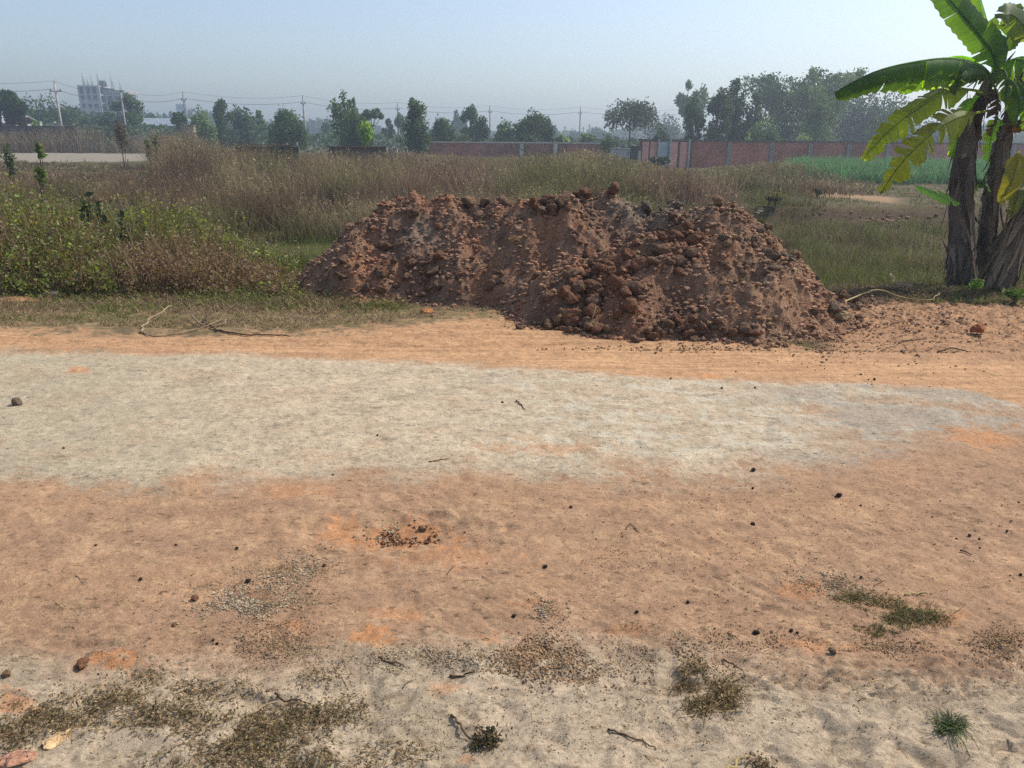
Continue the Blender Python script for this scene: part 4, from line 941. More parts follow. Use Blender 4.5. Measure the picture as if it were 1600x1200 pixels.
TREES = [
 # label, px, top, base, width, Y, colour, kind, extras
 ('broad dark tree filling the gap between the palms and the leaning power pole', 62, 146, 190, 84, 118, T_DK, 'round', dict(n=5200, lumps=16, trunk=.12)),
 ('dark tree sloping down beside the leaning power pole, joined to a broader one', 104, 164, 192, 62, 120, T_DK, 'round', dict(n=3200, lumps=12, trunk=.1)),
 ('low dusty tree in front of the unfinished tower block', 138, 172, 195, 44, 112, T_BL, 'round', dict(n=2200, trunk=.1)),
 ('grey green tree just beside the unfinished tower block, hiding its lower corner', 168, 166, 200, 52, 108, T_BL, 'round', dict(n=2600, trunk=.1)),
 ('taller loose tree behind the short pole next to the tower block', 198, 144, 196, 42, 110, T_MD * .85, 'upright', dict(n=2400, lumps=16, trunk=.2)),
 ('low far tree line rounded like a cushion between two power poles', 238, 174, 198, 60, 170, T_BL, 'round', dict(n=2200, trunk=.05)),
 ('low far tree next to the cushion shaped one', 262, 180, 200, 34, 165, T_BL, 'round', dict(n=1300, trunk=.05)),
 ('small thin dark tree standing before the faint distant tower', 277, 174, 198, 24, 95, T_DK, 'spread', dict(n=700, lumps=10)),
 ('soft light green round tree just past the pole with the faint tower', 314, 166, 200, 36, 90, T_LT * .85, 'round', dict(n=2200, trunk=.05)),
 ('dark uneven tree with a raised tuft on top', 344, 152, 200, 38, 96, T_DK, 'upright', dict(n=2600, lumps=18, trunk=.1)),
 ('rounded bluish green tree right of the tufted dark one', 374, 162, 202, 42, 100, T_BL, 'round', dict(n=2400, trunk=.05)),
 ('pale feathery tree thinning out toward the dark spreading one', 404, 172, 205, 34, 115, T_MD, 'upright', dict(n=1200, lumps=14)),
 ('dark wide tree just before the upright pole, ragged at the top', 445, 164, 215, 54, 76, T_DK * 1.1, 'round', dict(n=4200, lumps=13, trunk=.1)),
 ('pale hazy tree between the bare pole and the bamboo', 512, 182, 208, 24, 140, T_BL, 'round', dict(n=900, trunk=.05)),
 ('leafy dark tree at the foot of the tall bamboo shoots', 556, 168, 222, 40, 68, T_DK * 1.2, 'round', dict(n=3600, lumps=12, trunk=.02)),
 ('thin flat topped tree with a bare trunk beyond the lime bush', 581, 166, 212, 34, 84, T_BL * 1.1, 'spread', dict(n=900, lumps=10, trunk=.5)),
 ('hazy small tree just before the pole in the middle of the view', 607, 184, 214, 22, 110, T_BL, 'upright', dict(n=900, trunk=.1)),
 ('thin pale tree hidden partly by the middle power pole', 626, 176, 214, 20, 118, T_MD, 'spread', dict(n=500, trunk=.3)),
 ('tall narrow tree with reddish leaves on one side, standing alone', 648, 151, 220, 35, 66, T_DK * 1.15, 'column', dict(n=3800, lumps=12, trunk=.12, second=None)),
 ('rounded bushy tree behind the start of the long brick wall', 689, 181, 222, 44, 82, T_DK * 1.1, 'round', dict(n=2800, trunk=.05)),
 ('first of two faint cone shaped trees in the haze', 713, 168, 212, 16, 190, T_BL, 'cone', dict(n=700)),
 ('second of two faint cone shaped trees in the haze, the slimmer', 724, 167, 212, 12, 195, T_BL, 'cone', dict(n=500)),
 ('slender tree with a high tuft over the brick wall', 737, 161, 222, 30, 88, T_MD * .9, 'upright', dict(n=1700, lumps=16, trunk=.2)),
 ('dark crowned tree leaning against the high tufted one', 753, 178, 222, 22, 86, T_DK, 'round', dict(n=1200, trunk=.35)),
 ('low leafy tree under the high tufted one by the wall', 722, 203, 222, 30, 84, T_MD * .9, 'round', dict(n=1100, trunk=.05)),
 ('airy round tree just past the thin pole over the brick wall', 790, 184, 224, 36, 84, T_MD * .85, 'round', dict(n=1500, lumps=11, trunk=.15)),
 ('dense round dark mango tree, the roundest crown over the brick wall', 836, 170, 224, 58, 78, T_DK * .9, 'round', dict(n=6200, lumps=14, trunk=.08)),
 ('pale low tree leaning out from under the round dark one', 830, 203, 226, 50, 76, T_BL * 1.2, 'round', dict(n=1600, trunk=.02)),
 ('pale blue pointed tree fading in the haze beside the round dark one', 867, 194, 216, 20, 210, T_BL, 'cone', dict(n=600)),
 ('faint blue tree clump just before the last power pole', 898, 202, 218, 28, 230, T_BL, 'round', dict(n=700, trunk=.02)),
 ('faint blue wide tree clump just after the last power pole', 932, 198, 219, 46, 230, T_BL, 'round', dict(n=1300, trunk=.02)),
 ('loose grey tree with scattered leaf tufts and open branches before the gate', 987, 160, 226, 78, 80, s2l((84, 92, 70)), 'spread', dict(n=2700, lumps=60, trunk=.04)),
 ('small dark bush like tree at the wall corner under the grey open tree', 952, 210, 236, 26, 66, T_DK * 1.2, 'bush', dict(n=900)),
 ('small dark tree right behind the gate', 1034, 196, 226, 24, 72, T_DK, 'round', dict(n=1100, trunk=.05)),
 ('bluish low tree far behind the gate', 1045, 180, 222, 60, 170, T_BL, 'round', dict(n=1800, trunk=.02)),
 ('tall pale drooping tree, faint behind the dark upright group', 1076, 131, 222, 36, 108, T_MD, 'upright', dict(n=2200, lumps=14, trunk=.45)),
 ('second pale drooping tree, shorter, behind the dark upright group', 1097, 138, 222, 18, 110, T_MD, 'column', dict(n=900, trunk=.4)),
 ('dark upright tree first in the tall group behind the brick wall', 1086, 152, 224, 40, 70, T_DK * 1.05, 'upright', dict(n=3300, lumps=20, trunk=.06)),
 ('dark bushy upright tree second in the tall group', 1126, 142, 226, 44, 70, T_DK * 1.05, 'upright', dict(n=3900, lumps=24, trunk=.06)),
 ('tallest upright tree of the group with two raised tufts', 1153, 126, 226, 36, 72, T_DK, 'upright', dict(n=3500, lumps=22, trunk=.15)),
 ('dark upright tree last in the tall group next to the bamboo', 1182, 146, 226, 44, 72, T_DK * 1.05, 'upright', dict(n=3700, lumps=22, trunk=.1)),
 ('lower greener tree spreading under the tall upright group', 1198, 182, 226, 48, 66, T_MD, 'round', dict(n=3300, lumps=12, trunk=.03)),
 ('low round shrubby tree just over the wall under the tall group', 1168, 210, 226, 20, 62, T_LT * .8, 'bush', dict(n=700)),
 ('broad blue shadowed tree between the two bamboo groves', 1335, 128, 230, 96, 96, T_BL * .9, 'round', dict(n=5200, lumps=18, trunk=.02)),
 ('broad dark tree partly behind the long banana leaf', 1392, 124, 230, 96, 94, T_BL * .9, 'round', dict(n=5600, lumps=18, trunk=.02)),
 ('lighter leafy tree in front of the broad dark one, under the long banana leaf', 1388, 176, 230, 50, 80, T_MD * .9, 'upright', dict(n=2600, lumps=20, trunk=.05)),
 ('faint dark tree seen between the hanging banana leaves', 1462, 186, 230, 60, 110, T_BL, 'round', dict(n=2200, trunk=.02)),
 ('distant tree behind the banana stems', 1530, 196, 232, 70, 130, T_BL, 'round', dict(n=2200, trunk=.02)),
 ('far pale tree at the outer side of the banana plants', 1610, 200, 234, 80, 150, T_BL, 'round', dict(n=2200, trunk=.02)),
]
for (lab, px, top, base, wpx, Y, col, kind, ex) in TREES: make_tree(lab, px, top, base, wpx, Y, col, kind, **ex)
# the two bamboo groves and the shoots in the middle
make_tree('big feathery bamboo grove with drooping tips behind the brick wall', 1245, 120, 228, 105, 88, T_DK * 1.05, 'bamboo', n=9000, name='bamboo_grove', cat='bamboo')
make_tree('tallest bamboo grove, paler green, rising beside the long banana leaf', 1293, 112, 228, 74, 82, T_LT * .75, 'bamboo', n=8000, name='bamboo_grove', cat='bamboo')
make_tree('pale bushy tree before the tall bamboo grove', 1283, 150, 228, 42, 74, T_MD * .95, 'column', n=3600, lumps=12, trunk=.03)
make_tree('small bamboo clump with two tall thin shoots over the field', 536, 158, 220, 44, 70, T_MD, 'bamboo', n=1400, name='bamboo_clump', cat='bamboo')
for (px, top, lab) in ((535, 139, 'tallest thin bamboo shoot standing out over the field trees'), (552, 152, 'second thin bamboo shoot, shorter and fuller'), (522, 160, 'third bamboo shoot, bending away from the two straight ones')):
    a = at(px, top, 69); zb = 0.; root = empty('bamboo_shoot', (a.x, 69, zb), lab, 'bamboo')
    mb = MB(); P = [(0, 0, 0), (.1, 0, a.z * .5), (0, 0, a.z * .9), (-.05, 0, a.z)]; mb.tube(P, [.05, .04, .02, .01], T_MD, 4); mb.build('stem', M_bark, root, True)
    n = 170; t = rng.random(n) * .62 + .38; sp = .35 * (1.25 - t); Lp = np.stack([rng.normal(size=n) * sp, rng.normal(size=n) * sp, t * a.z], -1)
    V, F, C = cards(Lp, rng.uniform(.08, .2, n), vary(np.tile(T_MD, (n, 1)), n), .1, .5); mk('foliage', V, F, M_far, root, C)
# reddish leaves on one side of the lone narrow tree belong to it: a flush of young growth
# bushes and young plants
def bush(label, px, top, Y, wpx, col, n=500, leaf=.05, cat='bush', name='bush', base_h=0, second=None):
    a = at(px, top, Y); zb = float(zt(a.x, Y, False)); H0 = a.z - zb; W = wpx / FPX * Y
    root = empty(name, (a.x, Y, zb), label, cat)
    nb = 7; L = []; mb = MB(); lo, hi = (.55, .85) if name != 'sapling' else (.86, .96)
    for k in range(nb):
        th = random.random() * 6.28; d = W * .32 * random.random(); c = np.array([math.cos(th) * d, math.sin(th) * d, H0 * random.uniform(lo, hi)])
        m = n // nb; q = rng.normal(size=(m, 3)); q /= np.linalg.norm(q, axis=1, keepdims=True)
        L.append(c + q * (rng.random((m, 1)) ** .5) * np.array([W * .28, W * .28, min(H0 * .22, W * .5) if name == 'sapling' else H0 * .22])); mb.tube([(0, 0, 0), tuple(c * .5 + np.array([0, 0, .03])), tuple(c)], [.012 + H0 * .006, .008, .004], BK, 5, False)
    L = np.concatenate(L); L[:, 2] = np.clip(L[:, 2], .02, H0)
    C = vary(np.tile(col, (len(L), 1)), len(L), .35)
    if second is not None: k = rng.random(len(L)) < .35; C[k] = vary(np.tile(second, (k.sum(), 1)), k.sum())
    V, F, CC = cards(L, leaf * rng.uniform(.6, 1.3, len(L)), C, .2, .5); mk('foliage', V, F, M_leaf, root, CC); mb.build('stem', M_bark, root, True)
    return root
bush('bright lime green bush glowing in front of the bamboo shoots', 567, 190, 52, 26, T_LIME, 900, .12, second=s2l((120, 170, 50)))
bush('dark brown leafless thicket bump on the skyline beside the short pole', 184, 190, 42, 30, s2l((92, 78, 64)), 1200, .05, second=DEADB * .7)
bush('small dull green bush in the field grass, first of a close pair', 228, 209, 33, 16, s2l((110, 126, 84)), 260, .07)
bush('small dull green bush in the field grass, second and lower of a close pair', 243, 211, 33, 12, s2l((90, 108, 76)), 200, .07)
bush('green sapling with drooping leaves sticking out of the dry grass', 57, 222, 17, 18, s2l((110, 126, 66)), 60, .085, 'sapling', 'sapling')
bush('leafy sprig low in the dry grass under the sapling', 60, 264, 14, 18, s2l((104, 120, 62)), 70, .07, 'sapling', 'sapling')
bush('dark glossy leaved shrub standing above the green weeds', 129, 292, 9.8, 26, s2l((48, 66, 42)), 70, .055, 'shrub', 'shrub')
bush('smaller dark leaved twig beside the glossy shrub', 152, 303, 9.8, 20, s2l((48, 64, 40)), 40, .05, 'shrub', 'shrub')
bush('dark leaved sprig half sunk in the weeds below the glossy shrub', 188, 330, 9.3, 20, s2l((48, 60, 40)), 40, .045, 'shrub', 'shrub')
bush('greyish dark bush at the far left edge of the weeds', 8, 222, 22, 26, s2l((86, 96, 64)), 260, .06)
bush('dark bush beside the short whitish wall stub', 836, 240, 44, 14, s2l((70, 76, 52)), 200, .07)
bush('dark bush in the dry grass before the gate', 1030, 246, 46, 34, s2l((60, 72, 56)), 700, .09)
bush('low dark bush on the path side beyond the sunken plot', 1278, 294, 24, 20, s2l((84, 78, 58)), 400, .03)
bush('wilting weed with bent dark leaves behind the outer slope of the heap', 1196, 318, 11.0, 32, s2l((84, 86, 56)), 60, .075, 'weed', 'tall_weed', second=s2l((110, 96, 70)))
bush('rounded tussock of olive brush at the start of the footpath', 1215, 300, 21, 50, s2l((112, 108, 66)), 1500, .035)
bush('pale leafy creeper heap on top of the brick wall', 1258, 208, 63, 44, s2l((120, 140, 84)), 700, .10, 'creeper', 'creeper')
bush('banana like leafy clump behind the low end of the brick wall', 879, 207, 78, 20, T_LT, 200, .3, 'plant', 'leafy_plant')
bush('leafy bushes in a row behind the brick wall before the last pole', 918, 209, 80, 30, T_MD, 500, .14)
bush('pale leafed low tree between the palms and the leaning pole', 52, 186, 88, 14, T_LT, 160, .25, 'plant', 'leafy_plant')

# fan palms at the far left
for (px, top, wpx, lab) in ((8, 140, 36, 'taller shaggy palm with a pale trunk beside the grey shed'), (27, 156, 24, 'shorter shaggy palm with dead fronds and a pale leaning trunk'), (-14, 150, 30, 'shaggy palm mostly cut off by the edge of the picture')):
    Y = 88; a = at(px, top, Y); root = empty('palm_tree', (a.x, Y, 0), lab, 'palm'); H = a.z; W = wpx / FPX * Y
    mb = MB(); mb.tube([(.25, 0, 0), (.1, 0, H * .3), (0, 0, H * .7), (0, 0, H * .85)], [.20, .18, .15, .12], s2l((150, 142, 130)), 8); mb.build('trunk', M_bark, root, True)
    n = 1500; th = rng.random(n) * 6.28; el = rng.uniform(-.3, 1.4, n); rr = W * .5 * rng.uniform(.3, 1, n)
    P = np.stack([np.cos(th) * np.cos(el) * rr, np.sin(th) * np.cos(el) * rr, H - W * .5 + np.sin(el) * rr], -1)
    V, F, C = cards(P, rng.uniform(.12, .3, n), vary(np.tile(T_DK, (n, 1)), n), .1, .4); mk('crown', V, F, M_far, root, C)
    n = 1300; th = rng.random(n) * 6.28; t = rng.random(n); rr = W * (.34 - .14 * t) * rng.uniform(.4, 1, n)
    P = np.stack([np.cos(th) * rr, np.sin(th) * rr, H - W * .5 - t * H * .34], -1)
    V, F, C = cards(P, rng.uniform(.10, .26, n), vary(np.tile(s2l((96, 78, 70)), (n, 1)), n), 0, .3); mk('dead_fronds', V, F, M_far, root, C)

# ---------------------------------------------------------------- walls, gate, sheds, buildings
def plain_mat(name, muls, rough=.9):
    return earth_mat(name, [], muls, rough)
M_conc = plain_mat('weathered_concrete', [(1.2, .75, 1.2), (8, .85, 1.15)])
def brick_mat(name, c1, c2, cm):
    m, t, out = newmat(name)
    tc = N(t, 'ShaderNodeTexCoord'); mp = N(t, 'ShaderNodeMapping'); mp.inputs['Rotation'].default_value = (R(90), 0, 0)
    t.links.new(tc.outputs['Object'], mp.inputs[0])
    bt = N(t, 'ShaderNodeTexBrick', Scale=1.0); bt.inputs['Brick Width'].default_value = .25; bt.inputs['Row Height'].default_value = .08; bt.inputs['Mortar Size'].default_value = .012
    bt.inputs['Color1'].default_value = (*c1, 1); bt.inputs['Color2'].default_value = (*c2, 1); bt.inputs['Mortar'].default_value = (*cm, 1)
    t.links.new(mp.outputs[0], bt.inputs[0])
    c = noise_mul(t, bt.outputs['Color'], .55, .5, 1.4, vec=tc.outputs['Object']); c = noise_mul(t, c, 6, .8, 1.2, vec=tc.outputs['Object'])
    bs = N(t, 'ShaderNodeBsdfPrincipled', Roughness=.95); t.links.new(c, bs.inputs['Base Color']); t.links.new(bs.outputs[0], out.inputs[0]); return m
M_brick = brick_mat('old_brick', s2l((172, 88, 62)), s2l((144, 74, 54)), s2l((140, 120, 104)))
M_brick_dark = brick_mat('dark_brick', s2l((96, 80, 68)), s2l((74, 66, 60)), s2l((92, 86, 78)))  # darker grey brown brick tones
def wall_run(name, p0, p1, top, bot, label, cat, mat, thick=.22, cap=None, post_every=None, postcol=None, post_mat=None, ends=True, posts_at=None, cap_h=.09, proud=.09):
    """straight wall between plan points; local x runs along it"""
    p0 = Vector((p0[0], p0[1], 0)); p1 = Vector((p1[0], p1[1], 0)); L = (p1 - p0).length; ang = math.atan2(p1.y - p0.y, p1.x - p0.x)
    root = empty(name, p0, label, cat, rz=ang)
    mb = MB(); mb.box((L / 2, 0, (top + bot) / 2), (L, thick, top - bot)); mb.build('brickwork', mat, root)
    if cap is not None: mb = MB(); mb.box((L / 2, 0, top + cap_h / 2 + .002), (L + .08, thick + .12, cap_h), cap); mb.build('coping', M_conc, root)
    xs = posts_at if posts_at is not None else (np.arange(0, L + .1, post_every) if post_every else [])
    for xx in xs:
        mb = MB(); mb.box((xx, -thick / 2 - proud / 2 - .003, (top + bot) / 2 - .02), (.34, proud, top - bot - .04), postcol if postcol is not None else s2l((124, 122, 118))); mb.build('pilaster', post_mat or M_conc, root)
    return root
def plan(px, Y): a = at(px, 240, Y); return (a.x, a.y)
GR = s2l((158, 158, 152)); 
# long wall on the right: seven pilasters seen behind the crop
A = plan(1080, 54.5); B = plan(1760, 66)
L_ = math.hypot(B[0] - A[0], B[1] - A[1])
def along(px):   # distance along A-B where the pixel column meets it
    d = ray(px, 240); x1, y1 = A; ex, ey = B[0] - A[0], B[1] - A[1]
    det = d[0] * (-ey) - d[1] * (-ex); s = (d[0] * (-y1) + d[1] * x1) / -(d[0] * ey - d[1] * ex) if abs(d[0] * ey - d[1] * ex) > 1e-9 else 0
    return s * L_
pp = [abs(along(p)) for p in (1137, 1203, 1263, 1323, 1384, 1447, 1512, 1580, 1650)]
wall_run('brick_wall', A, B, 1.74, -.4, 'long red brick boundary wall with grey pilasters behind the green crop', 'wall', M_brick, cap=s2l((92, 86, 82)), posts_at=pp, cap_h=.10)
# gate stretch, angled
G0 = plan(1001, 52.5); G1_ = plan(1079, 54.4)
ang = math.atan2(G1_[1] - G0[1], G1_[0] - G0[0]); LG = math.hypot(G1_[0] - G0[0], G1_[1] - G0[1])
root = empty('gate_wall', (G0[0], G0[1], 0), 'pink plastered gate wall with dark recesses at the end of the long brick wall', 'gate wall', rz=ang)
mb = MB(); mb.box((LG / 2, .1, .68), (LG, .16, 2.16), s2l((112, 90, 84))); mb.build('backing', M_conc, root)
k_ = LG / 78.
for (x0, x1) in ((1.5, 11), (13.5, 23.5), (45, 56), (60, 71.5)):
    mb = MB(); mb.box(((x0 + x1) / 2 * k_, -.02, .65), ((x1 - x0) * k_, .07, 2.1), s2l((186, 140, 128))); mb.build('plaster_panel', M_conc, root)
for x0 in (25.2, 43.2, 73.5):
    mb = MB(); mb.box((x0 * k_, -.06, .72), (2.6 * k_, .16, 2.3), GR); mb.build('gate_post', M_conc, root)
mb = MB(); mb.box((LG / 2, .08, 1.82), (LG + .1, .32, .10), s2l((96, 88, 84))); mb.build('coping', M_conc, root)
gate = empty('metal_gate', (G0[0], G0[1], 0), 'blue grey sheet metal gate with a dark cross rail', 'gate', rz=ang)
mb = MB(); mb.box((34.2 * k_, -.03, 1.22), (14.8 * k_, .05, .98), s2l((150, 164, 168))); mb.box((34.2 * k_, -.03, .18), (14.8 * k_, .05, .9), s2l((164, 172, 172))); mb.build('door_leaf', M_conc, gate)
mb = MB(); mb.box((34.2 * k_, -.04, .68), (14.8 * k_, .06, .12), s2l((74, 78, 82))); mb.build('cross_rail', M_conc, gate)
wall_run('low_wall', plan(956, 60), plan(999, 53.2), 1.15, -.4, 'low grey rendered wall with pale posts leading up to the gate', 'wall', M_conc, posts_at=[1.6, 4.6, 7.4], cap=GR, postcol=s2l((186, 182, 172)))
wall_run('brick_pier', plan(986, 53.6), plan(1000, 52.9), 1.42, -.3, 'short dark brick pier against the gate wall', 'pier', M_brick_dark, cap=None)
wall_run('brick_wall', plan(652, 76), plan(957, 74), 1.50, -.4, 'far low brick wall with a pale coping running behind the dry grass', 'wall', M_brick, cap=s2l((190, 182, 170)), posts_at=[10.1, 13.3], postcol=s2l((200, 196, 186)), cap_h=.12)
wall_run('brick_wall', plan(-160, 84), plan(128, 86), 2.80, -.2, 'dark brick wall running under the palms and the leaning pole', 'wall', M_brick_dark, cap=s2l((80, 74, 68)), cap_h=.08)
a = at(368, 225, 35); b = at(465, 225.5, 35)
wall_run('low_brick_tank', (a.x, 35), (b.x, 35.2), 1.33, -.3, 'low dark brick wall stub with a ragged top standing in the dry grass, apart', 'wall', M_brick_dark, cap=None)
mb = MB()
for k in range(13): mb.box((a.x + (b.x - a.x) * (k + .5) / 13, 35.06, 1.40 + .02 * random.random()), ((b.x - a.x) / 14, .18, .05), DEADB * random.uniform(.6, 1.3))
mb.box((b.x - .05, 35, 1.45), (.08, .1, .14), s2l((150, 140, 128))); mb.box((b.x - .5, 35, 1.44), (.10, .1, .1), s2l((160, 130, 110)))
tag(mb.build('loose_bricks', M_conc), 'row of loose bricks along the top of the dark wall stub', 'bricks')
a = at(513, 227, 38); b = at(603, 231, 38.5)
wall_run('low_brick_wall', (a.x, 38), (b.x, 38.5), 1.30, -.3, 'low dark brick wall stub under the lime green bush', 'wall', M_brick_dark, cap=s2l((120, 96, 76)), cap_h=.05)
a = at(611, 232, 38)
mb = MB(); mb.box((a.x, 38.6, .5), (.42, .2, 1.5), s2l((170, 160, 146))); mb.box((a.x + .1, 38.55, 1.27), (.2, .16, .05), s2l((150, 130, 110))); tag(mb.build('wall_stub', M_conc), 'short pale wall stub at the end of the dark brick wall under the lime bush', 'wall')
a = at(294, 197, 70); mb = MB(); mb.box((a.x, 70, a.z / 2), (1.1, .5, a.z), s2l((140, 126, 108))); mb.box((a.x, 70, a.z + .04), (1.2, .6, .08), s2l((130, 116, 100))); tag(mb.build('concrete_block', M_conc), 'pale concrete block poking out of the brown grass under the faint tower pole', 'block')
# sheds at the left edge
a = at(-6, 184, 104); root = empty('shed', (a.x, 104, 0), 'grey shed with a pale gable wall behind the palm trunks', 'shed')
mb = MB(); mb.box((0, 0, 1.7), (7.6, 5, 3.4), s2l((196, 190, 184))); mb.build('wall', M_conc, root)
mb = MB(); mb.add([(-4.2, -3, 3.35), (4.2, -3, 3.35), (4.2, 0, 4.3), (-4.2, 0, 4.3), (4.2, 3, 3.35), (-4.2, 3, 3.35), (-4.2, -3, 3.45), (4.2, -3, 3.45), (4.2, 0, 4.4), (-4.2, 0, 4.4), (4.2, 3, 3.45), (-4.2, 3, 3.45)],
       [(0, 1, 2, 3), (3, 2, 4, 5), (6, 9, 8, 7), (9, 11, 10, 8), (0, 6, 7, 1), (5, 4, 10, 11), (0, 3, 9, 6), (3, 5, 11, 9), (1, 7, 8, 2), (2, 8, 10, 4)], s2l((170, 168, 164))); mb.build('roof', M_conc, root)
for (px, top, w, c, lab) in ((83, 192, 5, (190, 186, 176), 'small whitish post and wall piece right before the leaning pole base'), (62, 191, 3, (170, 180, 150), 'pale thin stump behind the dark wall'), (91, 194, 7, (180, 172, 164), 'pale low hut wall just behind the leaning pole base')):
    a = at(px, top, 90); mb = MB(); ww = w / FPX * 90; mb.box((0, 0, a.z / 2), (ww, .4, a.z), s2l(c)); mb.box((0, 0, a.z + .06), (ww * 1.2, .5, .1), s2l(c) * .7); tag(mb.build('wall_stub', M_conc, loc=(a.x, 90, 0)), lab, 'wall')
a = at(215, 190, 150); mb = MB(); mb.box((0, 0, 1.2), (11, 6, 5.6), s2l((120, 126, 132))); mb.add([(-6, -3.5, 4), (6, -3.5, 4), (6, 3.5, 4), (-6, 3.5, 4), (-6, 0, 5.4), (6, 0, 5.4)], [(0, 1, 5, 4), (2, 3, 4, 5), (0, 4, 3), (1, 2, 5), (0, 3, 2, 1)], s2l((140, 150, 158)))
tag(mb.build('far_shed', M_conc, loc=(at(258, 190, 150).x, 150, 0)), 'pale tin roofed shed fading in the haze between two power poles', 'shed')
# unfinished tower block with bristling reinforcement
D = 240
c0 = at(127, 168, D); c1 = at(159, 168, D); c2 = at(188, 168, D + 9)
root = empty('unfinished_building', ((c0.x + c1.x) / 2, D, 0), 'unfinished concrete tower block with steel rods bristling from its roof', 'building')
ox = (c0.x + c1.x) / 2; WL = c1.x - c0.x; HT = at(140, 134.5, D).z; nf = 7; fh = HT / nf
CC_ = s2l((176, 176, 174)); DKW = s2l((24, 26, 30))
mb = MB(); mb.box((0, 5.0, HT / 2), (WL - .6, 9.4, HT - .2), DKW); mb.box((WL / 2 + 2.8, 7, HT / 2 - .8), (5.2, 8, HT - 1.6), DKW); mb.build('interior_shade_block', M_conc, root)  # solid near-black blocks stand in for the shade inside the open floors
for f in range(nf + 1):
    mb = MB(); mb.box((0, 5, f * fh), (WL + .3, 10.4, .42), CC_); mb.build('floor_slab', M_conc, root)
for (xx, wd) in ((-WL / 2 + .15, .5), (-WL * .18, .9), (WL * .12, .5), (WL / 2 - .25, .9)):
    mb = MB(); mb.box((xx, -.12, HT / 2), (wd, .5, HT), CC_ * .95); mb.build('column', M_conc, root)
for f in range(nf - 1):
    for (xx, ww) in ((-WL * .35, WL * .28), (-WL * .02, WL * .2), (WL * .3, WL * .22)):
        mb = MB(); mb.box((xx, .02, f * fh + .2 + fh * .18), (ww, .2, fh * .36), s2l((164, 160, 156))); mb.build('parapet', M_conc, root)
for f in range(1, nf):
    mb = MB(); mb.box((WL / 2 + 3.0, 7.0, f * fh), (5.8, 9.0, .4), CC_ * 1.05); mb.build('side_slab', M_conc, root)
mb = MB(); mb.box((WL / 2 + 3.2, 6.9, HT - 1.4), (6.4, 9.6, .9), s2l((176, 174, 168))); mb.build('roof_slab', M_conc, root)
for xx in (WL / 2 + .6, WL / 2 + 2.8, WL / 2 + 5.4): mb = MB(); mb.box((xx, 2.4, HT / 2 - .9), (.5, .4, HT - 1.8), CC_); mb.build('side_column', M_conc, root)
for (px, top, w) in ((124.5, 113, .26), (132, 120, .24), (138, 117, .2), (148, 114, .3), (160, 121, .35), (169, 117, .2), (173, 126, .2), (183, 124, .2)):
    a = at(px, top, D); xr = a.x - ox; hb = HT - (1.4 if px > 162 else 0)
    mb = MB()
    for k in range(3): mb.tube([(xr + .12 * (k - 1), 1 + .3 * k, hb), (xr + .1 * (k - 1), 1 + .3 * k, (hb + a.z) / 2), (xr + .02 * (k - 1), 1 + .3 * k, a.z - .8 * k)], [w * .45, w * .22, .05], s2l((100, 92, 88)), 4)
    mb.build('steel_rods', M_conc, root)
mb = MB(); mb.box((WL / 2 + .3, 2, HT + .8), (1.3, 1.3, 1.7), s2l((110, 104, 100))); mb.build('roof_hut', M_conc, root)
# faint tower
a = at(286, 163, 430); w_ = 15 / FPX * 430; root = empty('far_tower', (a.x, 430, 0), 'faint square tower dissolving in the haze behind a power pole', 'building')
mb = MB(); mb.box((0, 0, a.z / 2), (w_, 6, a.z), s2l((150, 156, 162))); mb.build('wall', M_conc, root)
for k in range(6): mb = MB(); mb.box((0, -3.1, a.z * (k + .5) / 6), (w_ * .8, .15, 1.3), s2l((90, 96, 104))); mb.build('window_band', M_conc, root)

# ---------------------------------------------------------------- power poles and wires
PC = s2l((176, 170, 160))
poles = [(-190, 118, 202, 74, 0, 'power pole out of view beyond the picture edge'), (85, 131, 203, 88, 0, 'pale leaning power pole standing among the dark trees'), (188.5, 145, 205, 104, 0, 'power pole with its base in brown brush beside the tower block'), (286, 147, 205, 106, 0, 'power pole standing in front of the faint hazy tower'),
         (473, 153, 215, 112, 0, 'straight dark power pole just right of the wide ragged tree'), (621, 163, 225, 126, 0, 'power pole beside the tall narrow lone tree'), (765.5, 168, 224, 136, 0, 'short looking power pole between the high tufted tree and the airy one'),
         (907, 170, 226, 140, 0, 'power pole standing clear against the sky over the brick wall'), (1075, 172, 226, 146, 0, 'power pole hidden among the tall upright trees')]
tops = []
for i, (px, top, bs, Y, _, lab) in enumerate(poles):
    a = at(px, top, Y); b = at(px, bs, Y); H = a.z
    # lean so that the pole's foot falls where the photo shows it
    root = empty('power_pole', (a.x, Y, 0), lab, 'power pole', 'power poles across the fields')
    mb = MB(); mb.tube([(0, 0, 0), (0, 0, H * .5), (0, 0, H)], [.17, .13, .10], PC * (.8 if i != 1 else 1.0), 8); mb.build('pole', M_conc, root, True)
    mb = MB(); mb.box((0, 0, H - .75), (1.3 if i == 1 else .7, .1, .09), s2l((100, 100, 100))); mb.build('crossarm', M_conc, root)
    for sx in (-1, 1): mb = MB(); mb.tube([(sx * (.55 if i == 1 else .28), 0, H - .7), (sx * (.55 if i == 1 else .28), 0, H - .5)], [.06, .04], s2l((120, 110, 104)), 6); mb.build('insulator', M_conc, root)
    mb = MB(); mb.tube([(0, 0, H - .02), (0, 0, H + .32)], [.05, .04], s2l((90, 84, 80)), 5); mb.build('top_pin', M_conc, root)
    tops.append((a.x, Y, H))
wn = ['far left', 'palm side', 'tower side', 'field', 'middle', 'tree', 'wall', 'last', '']
WL_ = ['{} wire from beyond the view to the leaning pole', '{} wire from the leaning pole to the pole by the tower block', '{} wire between the tower block pole and the faint tower pole', '{} wire across the open sky over the ragged dark tree', '{} wire passing behind the bamboo shoots', '{} wire running past the lone narrow tree', '{} wire over the round dark tree', '{} wire from the clear pole to the loose grey tree']
